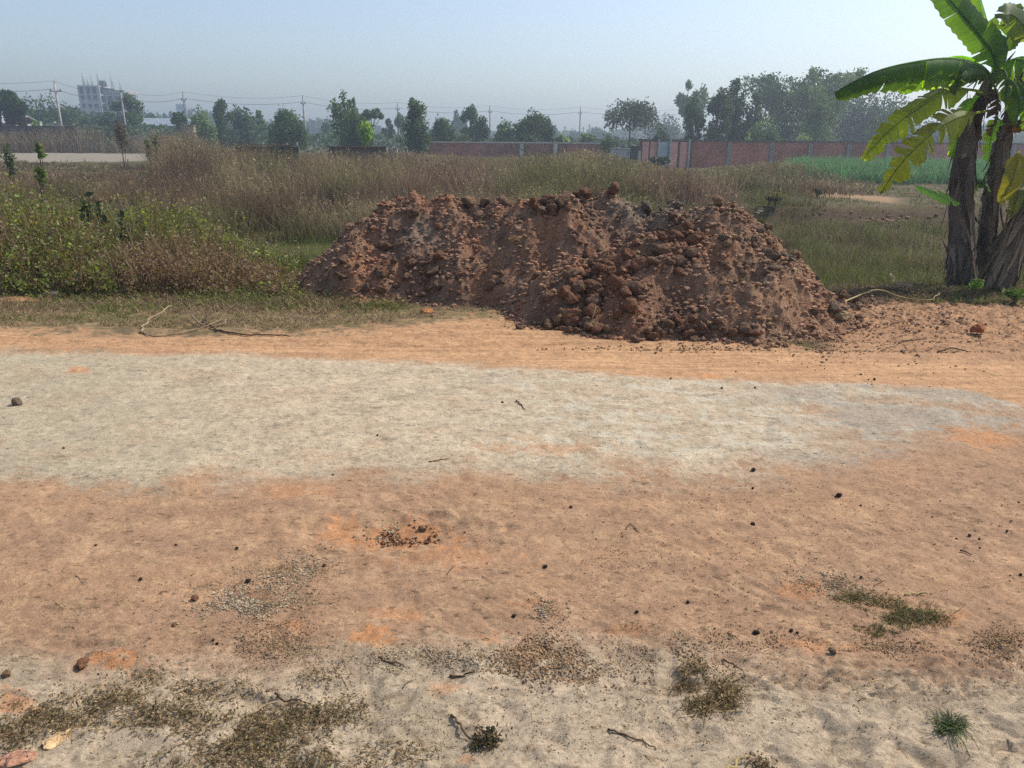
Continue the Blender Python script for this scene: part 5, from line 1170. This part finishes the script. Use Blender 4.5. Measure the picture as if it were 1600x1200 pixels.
for i in range(len(tops) - 1):
    for (dz, word) in ((-.5, 'lower'), (.3, 'upper')):
        a = Vector(tops[i]) + Vector((0, 0, dz)); b = Vector(tops[i + 1]) + Vector((0, 0, dz)); P = []
        for k in range(13): t = k / 12; p = a.lerp(b, t); p.z -= .55 * 4 * t * (1 - t); P.append(p)
        mb = MB(); mb.tube(P, .022 if dz < 0 else .013, s2l((70, 72, 76)), 4, False); tag(mb.build('power_line', M_conc), WL_[i].format(word), 'wire', 'wires strung between the power poles')
for (px, top, lab) in ((484, 184, 'tiny far pole in the haze beside the straight dark pole'), (499, 186, 'second tiny far pole in the haze, nearer the bamboo'), (883, 197, 'tiny far pole in the haze over the brick wall'), (911.5, 198, 'tiny far pole just past the clear standing one'), (921, 194, 'tiny far pole over the faint blue tree clump')):
    a = at(px, top, 260); root = tag(bpy.data.objects.new('far_pole', None), lab, 'power pole', 'tiny far poles'); COL.objects.link(root); root.location = (a.x, 260, 0)
    mb = MB(); mb.tube([(0, 0, 0), (0, 0, a.z)], [.22, .16], PC * .6, 6); mb.build('pole', M_conc, root); mb = MB(); mb.box((0, 0, a.z - .5), (1.2, .1, .12), PC * .5); mb.build('crossarm', M_conc, root)
# scrub belt closing the gaps under the field trees
n = 12000; pxs = rng.uniform(-350, 1010, n); Yb = rng.uniform(96, 128, n); X = (pxs - 800) / FPX * Yb
tp = np.interp(pxs, [-350, 100, 200, 300, 420, 500, 620, 700, 800, 900, 1010], [196, 196, 196, 199, 204, 210, 211, 213, 215, 217, 218]) + 5 * vn(pxs * .045, 0 * pxs, 305) + 3 * vn(pxs * .15, 0 * pxs, 306)
hh = CAM_H - (tp - hor(pxs)) / FPX * Yb; Z = np.clip(hh, .5, 9) * rng.random(n) ** .6
V, F, C = cards(np.stack([X, Yb, Z], -1), rng.uniform(.15, .4, n), vary(np.tile(T_BL, (n, 1)), n, .3), .1, .7)
mk('field_undergrowth', V, F, M_far, None, C, kind='stuff')
# distant hazy tree belt closing the horizon
n = 42000; X = rng.uniform(-420, 460, n); Yb = 300 + 25 * vn(X * .01, 0 * X, 301) + rng.uniform(-12, 12, n)
hh = 7.5 + 4.5 * fbm(X * .03, X * 0, 4, 303) + 2 * vn(X * .12, 0 * X, 304)
hh = np.clip(hh, 3.5, 16) * np.interp(X, [-200, -120, -60, 0, 60, 120], [1.5, 1.3, .9, .65, .75, 1.0])
Z = hh * rng.random(n) ** .6
V, F, C = cards(np.stack([X, Yb, Z], -1), rng.uniform(.5, 1.3, n), vary(np.tile(T_BL, (n, 1)), n), .1, .7)
mk('far_woods', V, F, M_far, None, C, kind='stuff')

# ---------------------------------------------------------------- banana plants
def banana_mat():
    m, t, out = newmat('banana_leaf')
    at_ = N(t, 'ShaderNodeAttribute', attribute_name='Col'); tc = N(t, 'ShaderNodeTexCoord')
    c = noise_mul(t, at_.outputs['Color'], 9, .8, 1.2, vec=tc.outputs['Object'])
    bs = N(t, 'ShaderNodeBsdfPrincipled', Roughness=.55); bs.inputs['Specular IOR Level'].default_value = .3
    t.links.new(c, bs.inputs['Base Color'])
    tr = N(t, 'ShaderNodeBsdfTranslucent'); mc = N(t, 'ShaderNodeVectorMath', operation='MULTIPLY'); mc.inputs[1].default_value = (7.0, 5.4, .7)
    t.links.new(c, mc.inputs[0]); t.links.new(mc.outputs[0], tr.inputs[0])
    mx = N(t, 'ShaderNodeMixShader', Fac=.56)
    t.links.new(bs.outputs[0], mx.inputs[1]); t.links.new(tr.outputs[0], mx.inputs[2]); t.links.new(mx.outputs[0], out.inputs[0]); return m
M_ban = banana_mat()
M_sheath = earth_mat('banana_sheath', [(60, .002, 'n')], [(4, .7, 1.25), (40, .8, 1.2)], pits=())
B_DK = s2l((54, 82, 42)); B_MD = s2l((84, 118, 48)); B_YE = s2l((96, 112, 40)); B_BR = s2l((62, 46, 34)); B_OL = s2l((84, 96, 42))
def spline(P, m):
    P = [np.array(p, float) for p in P]; out = []
    n = len(P) - 1
    for q in np.linspace(0, n - 1e-6, m):
        i = int(q); t = q - i; a = P[max(i - 1, 0)]; b = P[i]; c = P[i + 1]; d = P[min(i + 2, n)]
        out.append(.5 * ((2 * b) + (c - a) * t + (2 * a - 5 * b + 4 * c - d) * t * t + (3 * b - a - 3 * c + d) * t ** 3))
    return np.array(out)
def banana_leaf(root, pts, w, n, fold=35, tears=8, col=B_DK, petiole=.12, seed=0, edge=.25, gap=.25, wl=1.0, wr=1.0, blunt=.55, org=(0, 0, 0), missing=0., dangle=0., M=72, ragged=.12):
    r = np.random.default_rng(seed + 5000)
    C3 = spline([at(p[0], p[1], p[2]) for p in pts], M) - np.array(org)
    T = np.gradient(C3, axis=0); T /= np.linalg.norm(T, axis=1, keepdims=True)
    nn = np.array(n, float); nn /= np.linalg.norm(nn)
    S = np.cross(T, nn); S /= np.linalg.norm(S, axis=1, keepdims=True); NN = np.cross(S, T)
    t = np.linspace(0, 1, M); u = np.clip((t - petiole) / (1 - petiole), 0, 1)
    W = w * np.clip(u / .16, 0, 1) ** .6 * np.clip((1 - u) / .45, 0, 1) ** blunt
    Vs, Fs, Cs, o = [], [], [], 0
    i0 = int(petiole * M)
    for side in (-1, 1):
        cuts = np.sort(np.concatenate([[i0, M - 1], r.integers(i0 + 2, M - 2, tears)])) if tears else np.array([i0, M - 1])
        for a, b in zip(cuts[:-1], cuts[1:]):
            if b - a < 1: continue
            if missing and r.random() < missing: continue
            fd = math.radians(fold + r.normal() * (9 if tears else 2)) + 0
            ln = 1 + r.normal() * ragged if tears else 1
            dg = dangle * r.random(); idx = np.arange(a, b + 1); nc = 6
            rows = np.linspace(0, 1, nc)
            sk = r.normal() * .05
            for_k = []
            for j in rows:
                k = (wl if side < 0 else wr)
                wj = W[idx] * j * ln * k * (1 + .05 * np.sin(idx * 1.7 + seed) * j)
                f2 = fd * (.45 + .75 * j)
                cen = (idx - (a + b) / 2) / max(1, (b - a)); sh = -gap * j ** 2 * cen * (b - a) * np.linalg.norm(C3[1] - C3[0]) * (1 if tears else 0)
                p = C3[idx] + side * S[idx] * (wj * math.cos(1))[:, None] * 0
                p = C3[idx] + side * S[idx] * (wj * np.cos(f2))[:, None] - NN[idx] * (wj * np.sin(f2))[:, None] + T[idx] * (sh + wj * (.22 + sk))[:, None]
                p[:, 2] -= dg * wj * j
                for_k.append(p)
            G = np.stack(for_k, 1); m = len(idx)
            q = (np.arange(m - 1)[:, None] * nc + np.arange(nc - 1)[None]).ravel()
            Fs.append(np.stack([q, q + 1, q + 1 + nc, q + nc], -1) + o)
            st = (1 + .10 * np.sin(idx * 2.9 + side) + .05 * r.normal(size=m))[:, None, None]
            cc = np.tile(np.asarray(col), (m, nc, 1)) * st * r.uniform(.85, 1.15)
            e = (np.linspace(0, 1, nc)[None, :, None] > .8) * edge * (r.random((m, 1, 1)) < .6)
            cc = cc * (1 - e) + np.asarray(B_BR) * e
            Vs.append(G.reshape(-1, 3)); Cs.append(cc.reshape(-1, 3)); o += m * nc
    leaf = mk('leaf', np.concatenate(Vs), np.concatenate(Fs).astype(np.int32), M_ban, root, np.clip(np.concatenate(Cs), .01, .8), True)
    mb = MB(); rr = [max(.004, .022 * (1 - .8 * q)) * (w / .3) ** .5 for q in t[::3]]
    mb.tube([tuple(c - nv * .006) for c, nv in zip(C3[::3], NN[::3])], rr, np.asarray(col) * 1.3 + np.array([.02, .03, 0]), 6); mb.build('midrib', M_ban, leaf, True)
    return leaf
def pseudostem(root, axis, rads, org, seed, col=s2l((88, 80, 74)), topcol=s2l((96, 100, 60)), n=56, m=60, green=.8):
    r = np.random.default_rng(seed); rads = [q * .69 for q in rads]
    P = spline([at(*a) for a in axis], m) - np.array(org); rad = np.interp(np.linspace(0, 1, m), np.linspace(0, 1, len(rads)), rads)
    T = np.gradient(P, axis=0); T /= np.linalg.norm(T, axis=1, keepdims=True)
    A = np.cross(T, np.array([0, 1, 0])); A /= np.linalg.norm(A, axis=1, keepdims=True); B = np.cross(T, A)
    th = np.linspace(0, 2 * math.pi, n, endpoint=False)
    rid = 1 + .08 * np.abs(np.sin(th * 2.5 + seed + 1.2 * P[:, 2:3])) + .09 * vn(th * 2.6 + 0 * P[:, :1], P[:, 2:3] * 1.4 + 0 * th[None], seed) + .06 * vn(th * 6 + 0 * P[:, :1], P[:, 2:3] * .9, seed + 3) + .03 * vn(th * 16 + 0 * P[:, :1], P[:, 2:3] * .8, seed + 4)
    step = ((P[:, 2] * 2.6 + .3 * np.sin(seed)) % 1.0)[:, None] * .10
    R_ = rad[:, None] * (rid + step)
    V = P[:, None, :] + A[:, None, :] * (np.cos(th)[None] * R_)[..., None] + B[:, None, :] * (np.sin(th)[None] * R_)[..., None]
    F = [(i * n + k, i * n + (k + 1) % n, (i + 1) * n + (k + 1) % n, (i + 1) * n + k) for i in range(m - 1) for k in range(n)]
    k = sstep(green, 1, np.linspace(0, 1, m))[:, None, None]; st = 1 + .35 * vn(th[None] * 4 + 0 * P[:, :1], P[:, 2:3] * 2, seed + 8)[..., None] + .3 * vn(th[None] * 14 + 0 * P[:, :1], P[:, 2:3] * 3, seed + 9)[..., None]
    C = (np.asarray(col) * (1 - k) + np.asarray(topcol) * k) * np.clip(st, .35, 1.8)
    mk('pseudostem', V.reshape(-1, 3), F, M_sheath, root, np.clip(C.reshape(-1, 3), .01, .7), True)
    # peeling dry sheaths
    Vs, Fs, Cs, o = [], [], [], 0
    for s in range(110):
        i = int(r.integers(3, m - 6)); a = r.random() * 6.283; ln = r.uniform(.12, .55); wd = r.uniform(.015, .05); q = 7
        dirn = A[i] * math.cos(a) + B[i] * math.sin(a); side = np.cross(dirn, T[i]); base = P[i] + dirn * rad[i] * 1.08
        up = r.random() < .12; tt = np.linspace(0, 1, q); out = r.uniform(.01, .10) if not up else .04
        c = base[None] + dirn[None] * (out * tt ** 1.5)[:, None] + T[i][None] * ((1 if up else -1) * ln * tt)[:, None] + side[None] * (.05 * r.normal() * tt ** 2)[:, None]
        hw = wd * (1 - tt) ** .5 * (1 + .2 * r.normal(size=q)) + .002
        Vq = np.stack([c - side * hw[:, None], c + side * hw[:, None] + dirn * .006], 1).reshape(-1, 3)
        b = np.arange(q - 1) * 2; Fs.append(np.stack([b, b + 1, b + 3, b + 2], -1) + o); Vs.append(Vq); o += len(Vq)
        Cs.append(np.tile(np.asarray(col) * r.uniform(.5, 2.0) * np.array([1, .95, .88]), (len(Vq), 1)))
    mk('dry_sheath', np.concatenate(Vs), np.concatenate(Fs).astype(np.int32), M_sheath, root, np.clip(np.concatenate(Cs), .01, .6), True)
YB = 8.9
def broot(px, py, lab):
    x, y = gp(px, py); y = min(y, 9.3); x = at(px, py, y).x; z = float(zt(x, y)); return empty('banana_plant', (x, y, z), lab, 'banana plant', 'banana plants on the verge'), (x, y, z)
# 1: the main plant
r1, o1 = broot(1503, 443, 'tallest banana plant, upright brown stem and long arching leaves over the field')
y0 = o1[1]
pseudostem(r1, [(1503, 448, y0), (1502, 380, y0), (1503, 300, y0), (1510, 225, y0), (1526, 172, y0), (1549, 118, y0)], [.225, .18, .165, .15, .10, .07], o1, 1)
k_ = dict(org=o1)
banana_leaf(r1, [(1550, 125, y0), (1556, 95, y0), (1535, 60, y0 - .05), (1500, 18, y0 - .1), (1460, -30, y0 - .1), (1425, -80, y0)], .20, (-.55, -1, .45), 12, 3, s2l((44, 72, 46)), .12, 1, gap=.1, edge=.15, wl=.85, wr=1.0, ragged=.05, **k_)
banana_leaf(r1, [(1550, 125, y0), (1552, 90, y0 + .1), (1542, 40, y0 + .15), (1528, -10, y0 + .2), (1515, -70, y0 + .2)], .17, (.5, -1, -.1), 15, 3, s2l((96, 126, 58)), .14, 2, gap=.12, wl=.9, wr=1.1, ragged=.05, **k_)
banana_leaf(r1, [(1552, 128, y0), (1535, 104, y0 - .1), (1490, 91, y0 - .3), (1430, 96, y0 - .4), (1365, 112, y0 - .5), (1303, 144, y0 - .55)], .27, (.0, -.12, 1), 74, 8, s2l((56, 84, 46)), .10, 3, gap=.10, dangle=.12, wr=.68, ragged=.06, blunt=.35, **k_)
banana_leaf(r1, [(1545, 130, y0 + .1), (1528, 98, y0 + .3), (1500, 88, y0 + .5), (1465, 95, y0 + .6), (1432, 112, y0 + .7), (1400, 140, y0 + .8)], .32, (.1, -.1, 1), 72, 7, s2l((92, 124, 52)), .14, 4, gap=.1, dangle=.2, **k_)
banana_leaf(r1, [(1548, 150, y0), (1520, 140, y0 - .2), (1480, 143, y0 - .35), (1430, 172, y0 - .45), (1385, 208, y0 - .5), (1347, 250, y0 - .5)], .165, (-.35, -1, .55), 22, 10, B_OL * np.array([.95, 1.1, .8]), .22, 5, gap=.28, edge=.4, wl=1.0, wr=.95, dangle=.15, **k_)
banana_leaf(r1, [(1550, 172, y0), (1524, 176, y0 - .3), (1490, 186, y0 - .5), (1444, 218, y0 - .6), (1404, 260, y0 - .6), (1375, 304, y0 - .55)], .165, (-.4, -1, .35), 20, 17, B_OL, .2, 6, gap=.5, edge=.5, missing=.06, dangle=.35, **k_)
banana_leaf(r1, [(1550, 150, y0), (1525, 152, y0 - .1), (1506, 170, y0 - .1), (1495, 205, y0), (1490, 246, y0)], .15, (-.3, -1, .2), 40, 12, B_MD, .15, 7, gap=.5, missing=.15, dangle=.6, **k_)
banana_leaf(r1, [(1548, 125, y0), (1535, 112, y0 - .2), (1515, 108, y0 - .35), (1500, 122, y0 - .45), (1492, 150, y0 - .4)], .13, (-.2, -.7, 1), 50, 6, B_DK, .15, 8, gap=.3, dangle=.4, **k_)
banana_leaf(r1, [(1550, 120, y0), (1568, 100, y0 - .2), (1592, 92, y0 - .4), (1620, 104, y0 - .5), (1650, 140, y0 - .5)], .17, (.0, -.6, 1), 55, 14, B_DK, .12, 9, gap=.45, dangle=.7, edge=.45, missing=.1, **k_)
banana_leaf(r1, [(1552, 125, y0), (1575, 118, y0 - .1), (1598, 135, y0 - .2), (1606, 170, y0 - .2), (1604, 205, y0 - .2)], .15, (.3, -1, .3), 45, 10, B_DK * .9, .12, 10, gap=.4, missing=.2, dangle=.5, **k_)
banana_leaf(r1, [(1545, 135, y0), (1533, 155, y0 - .12), (1530, 185, y0 - .15), (1533, 220, y0 - .12)], .07, (-.2, -1, .1), 30, 6, B_BR * .8, .15, 11, gap=.5, missing=.2, **k_)
banana_leaf(r1, [(1550, 120, y0), (1562, 80, y0 + .1), (1580, 50, y0 + .1), (1592, 25, y0 + .05), (1590, 6, y0)], .15, (-.35, -1, .1), 30, 6, B_DK * .85, .2, 12, gap=.25, ragged=.2, wl=1.15, **k_)
banana_leaf(r1, [(1500, 318, y0 - .1), (1487, 313, y0 - .25), (1465, 304, y0 - .35), (1430, 290, y0 - .4)], .085, (-.1, -1, .9), 14, 2, s2l((78, 116, 72)), .15, 13, gap=.1, blunt=.5, **k_)
for (q, nrm, w_, fo, te, cc, sd, ms) in [([(1552, 120, y0), (1566, 108, y0 - .3), (1574, 122, y0 - .5), (1570, 160, y0 - .55)], (-.3, -.8, .8), .15, 45, 10, B_DK * .85, 41, .1),
        ([(1550, 118, y0), (1530, 100, y0 + .1), (1508, 108, y0 + .15), (1498, 132, y0 + .1)], (-.2, -.5, 1), .13, 55, 9, B_MD * .8, 42, .1),
        ([(1556, 122, y0), (1578, 96, y0 + .1), (1604, 88, y0 + .1), (1632, 100, y0)], (.1, -.6, 1), .19, 50, 12, B_MD * .9, 43, .1),
        ([(1552, 130, y0), (1560, 150, y0 - .25), (1556, 182, y0 - .3), (1548, 214, y0 - .25)], (-.1, -1, .1), .10, 35, 9, B_BR * .7, 44, .2),
        ([(1556, 118, y0), (1584, 128, y0 - .2), (1594, 160, y0 - .25), (1586, 196, y0 - .2)], (.1, -1, .2), .13, 40, 11, B_DK, 45, .15),
        ([(1550, 140, y0), (1538, 160, y0 + .1), (1520, 190, y0 + .15), (1512, 224, y0 + .15)], (-.2, -1, .2), .09, 40, 9, B_BR * .8, 46, .25)]:
    banana_leaf(r1, q, w_, nrm, fo, te, cc, .12, sd, gap=.4, dangle=.5, missing=ms, edge=.4, **k_)
# 2: second stem leaning outward
r2, o2 = broot(1545, 441, 'second banana plant, thinner leaning stem with torn hanging leaves between the other two')
y1 = o2[1] + .1
pseudostem(r2, [(1540, 446, y1), (1547, 350, y1), (1560, 262, y1), (1576, 195, y1), (1592, 140, y1), (1604, 90, y1)], [.15, .11, .10, .085, .06, .05], o2, 2, s2l((90, 80, 72)), s2l((96, 116, 62)), green=.6)
k_ = dict(org=o2)
mb = MB(); mb.tube([tuple(np.array(at(1578, 215, y1)) - np.array(o2)), tuple(np.array(at(1574, 160, y1)) - np.array(o2)), tuple(np.array(at(1577, 110, y1)) - np.array(o2))], [.03, .028, .02], s2l((104, 126, 66)), 8); mb.build('petiole', M_ban, r2, True)
banana_leaf(r2, [(1600, 110, y1), (1612, 70, y1), (1600, 40, y1 - .2), (1580, 22, y1 - .35), (1566, 30, y1 - .4)], .17, (-.5, -1, .3), 25, 5, s2l((66, 80, 64)), .25, 21, gap=.2, edge=.35, blunt=.4, **k_)
banana_leaf(r2, [(1580, 190, y1), (1590, 160, y1 - .1), (1603, 150, y1 - .2), (1630, 170, y1 - .2), (1650, 220, y1 - .2)], .14, (.2, -1, .6), 40, 6, B_YE, .12, 22, gap=.3, **k_)
banana_leaf(r2, [(1575, 200, y1), (1562, 190, y1 - .15), (1552, 205, y1 - .2), (1546, 232, y1 - .2), (1543, 262, y1 - .2)], .09, (-.2, -1, .2), 35, 9, B_MD, .1, 23, gap=.45, missing=.1, **k_)
banana_leaf(r2, [(1575, 205, y1), (1596, 186, y1 - .25), (1616, 190, y1 - .3), (1640, 215, y1 - .3)], .13, (.1, -1, .8), 55, 7, s2l((66, 48, 36)), .06, 24, gap=.4, **k_)
banana_leaf(r2, [(1602, 100, y1), (1625, 60, y1), (1660, 40, y1), (1710, 60, y1), (1750, 110, y1)], .24, (.1, -.5, 1), 55, 9, B_MD, .12, 25, gap=.3, **k_)
# 3: thick stub leaning outward nearest the road
r3, o3 = broot(1570, 447, 'thick leaning banana stump with a broad olive leaf hanging before it, closest to the road')
y2 = o3[1] - .25
pseudostem(r3, [(1560, 450, y2), (1578, 400, y2), (1600, 345, y2), (1628, 290, y2), (1660, 235, y2)], [.20, .19, .165, .15, .12], o3, 3, s2l((100, 88, 76)), s2l((104, 96, 62)), green=.85)
k_ = dict(org=o3)
banana_leaf(r3, [(1592, 236, y2 - .05), (1590, 258, y2 - .1), (1580, 286, y2 - .15), (1562, 318, y2 - .15)], .125, (-.2, -1, .1), 10, 1, s2l((84, 88, 40)), .06, 31, gap=.1, blunt=.45, **k_)
banana_leaf(r3, [(1620, 300, y2), (1610, 262, y2 + .1), (1600, 270, y2 + .2), (1592, 290, y2 + .3), (1588, 306, y2 + .3)], .11, (-.1, -1, .6), 40, 6, B_YE, .2, 32, gap=.3, **k_)
banana_leaf(r3, [(1625, 310, y2), (1600, 300, y2 - .1), (1588, 312, y2 - .15), (1580, 340, y2 - .15)], .13, (-.3, -1, .5), 30, 3, s2l((74, 84, 50)), .1, 33, gap=.2, **k_)
banana_leaf(r3, [(1640, 280, y2), (1670, 200, y2), (1700, 170, y2 - .1), (1750, 200, y2 - .2)], .2, (.2, -.7, 1), 45, 7, B_MD, .12, 34, gap=.3, **k_)
banana_leaf(r3, [(1548, 300, y2 + .3), (1535, 285, y2 + .4), (1522, 292, y2 + .45), (1512, 310, y2 + .45)], .07, (-.1, -1, .6), 30, 4, B_DK * .8, .1, 35, gap=.3, **k_)
# fallen dry leaves and stems at the feet of the plants
for k, (pts, r_, c, lab) in enumerate([([(1395, 412, .16), (1402, 425, .1), (1412, 445, .02)], .035, s2l((128, 114, 92)), 'broken dry sheath propped in the shade beside the tallest banana stem'),
                       ([(1515, 448, .06), (1545, 452, .04), (1580, 462, .02), (1605, 470, .02)], .03, s2l((118, 110, 84)), 'fallen dull banana stalk lying before the stems'),
                       ([(1352, 448, .03), (1390, 458, .02), (1440, 462, .02)], .012, WB, 'thin dead stalk lying in the shade beside the soil lump')]):
    stick('fallen_stalk', pts, r_, c, lab, 'stalk', taper=.4, jit=.3)
bush('small fresh green weed sprouting before the banana stems', 1525, 436, 8.15, 26, s2l((120, 160, 60)), 120, .02, 'weed', 'sprout')
bush('low leafy weed at the picture edge below the banana stump', 1590, 452, 7.9, 40, s2l((90, 116, 52)), 300, .022, 'weed', 'sprout')

# ---------------------------------------------------------------- haze in the air
hm = bpy.data.materials.new('haze_air'); hm.use_nodes = True; t = hm.node_tree; t.nodes.clear()
out = t.nodes.new('ShaderNodeOutputMaterial'); pv = t.nodes.new('ShaderNodeVolumePrincipled')
pv.inputs['Color'].default_value = (.76, .88, 1.0, 1); pv.inputs['Density'].default_value = .0021; pv.inputs['Anisotropy'].default_value = .5
t.links.new(pv.outputs[0], out.inputs['Volume'])
mb = MB(); mb.box((0, 320, 12.4), (1700, 800, 29.6))
o = mb.build('haze', hm, kind='stuff')
o.data.materials[0].cycles.homogeneous_volume = True
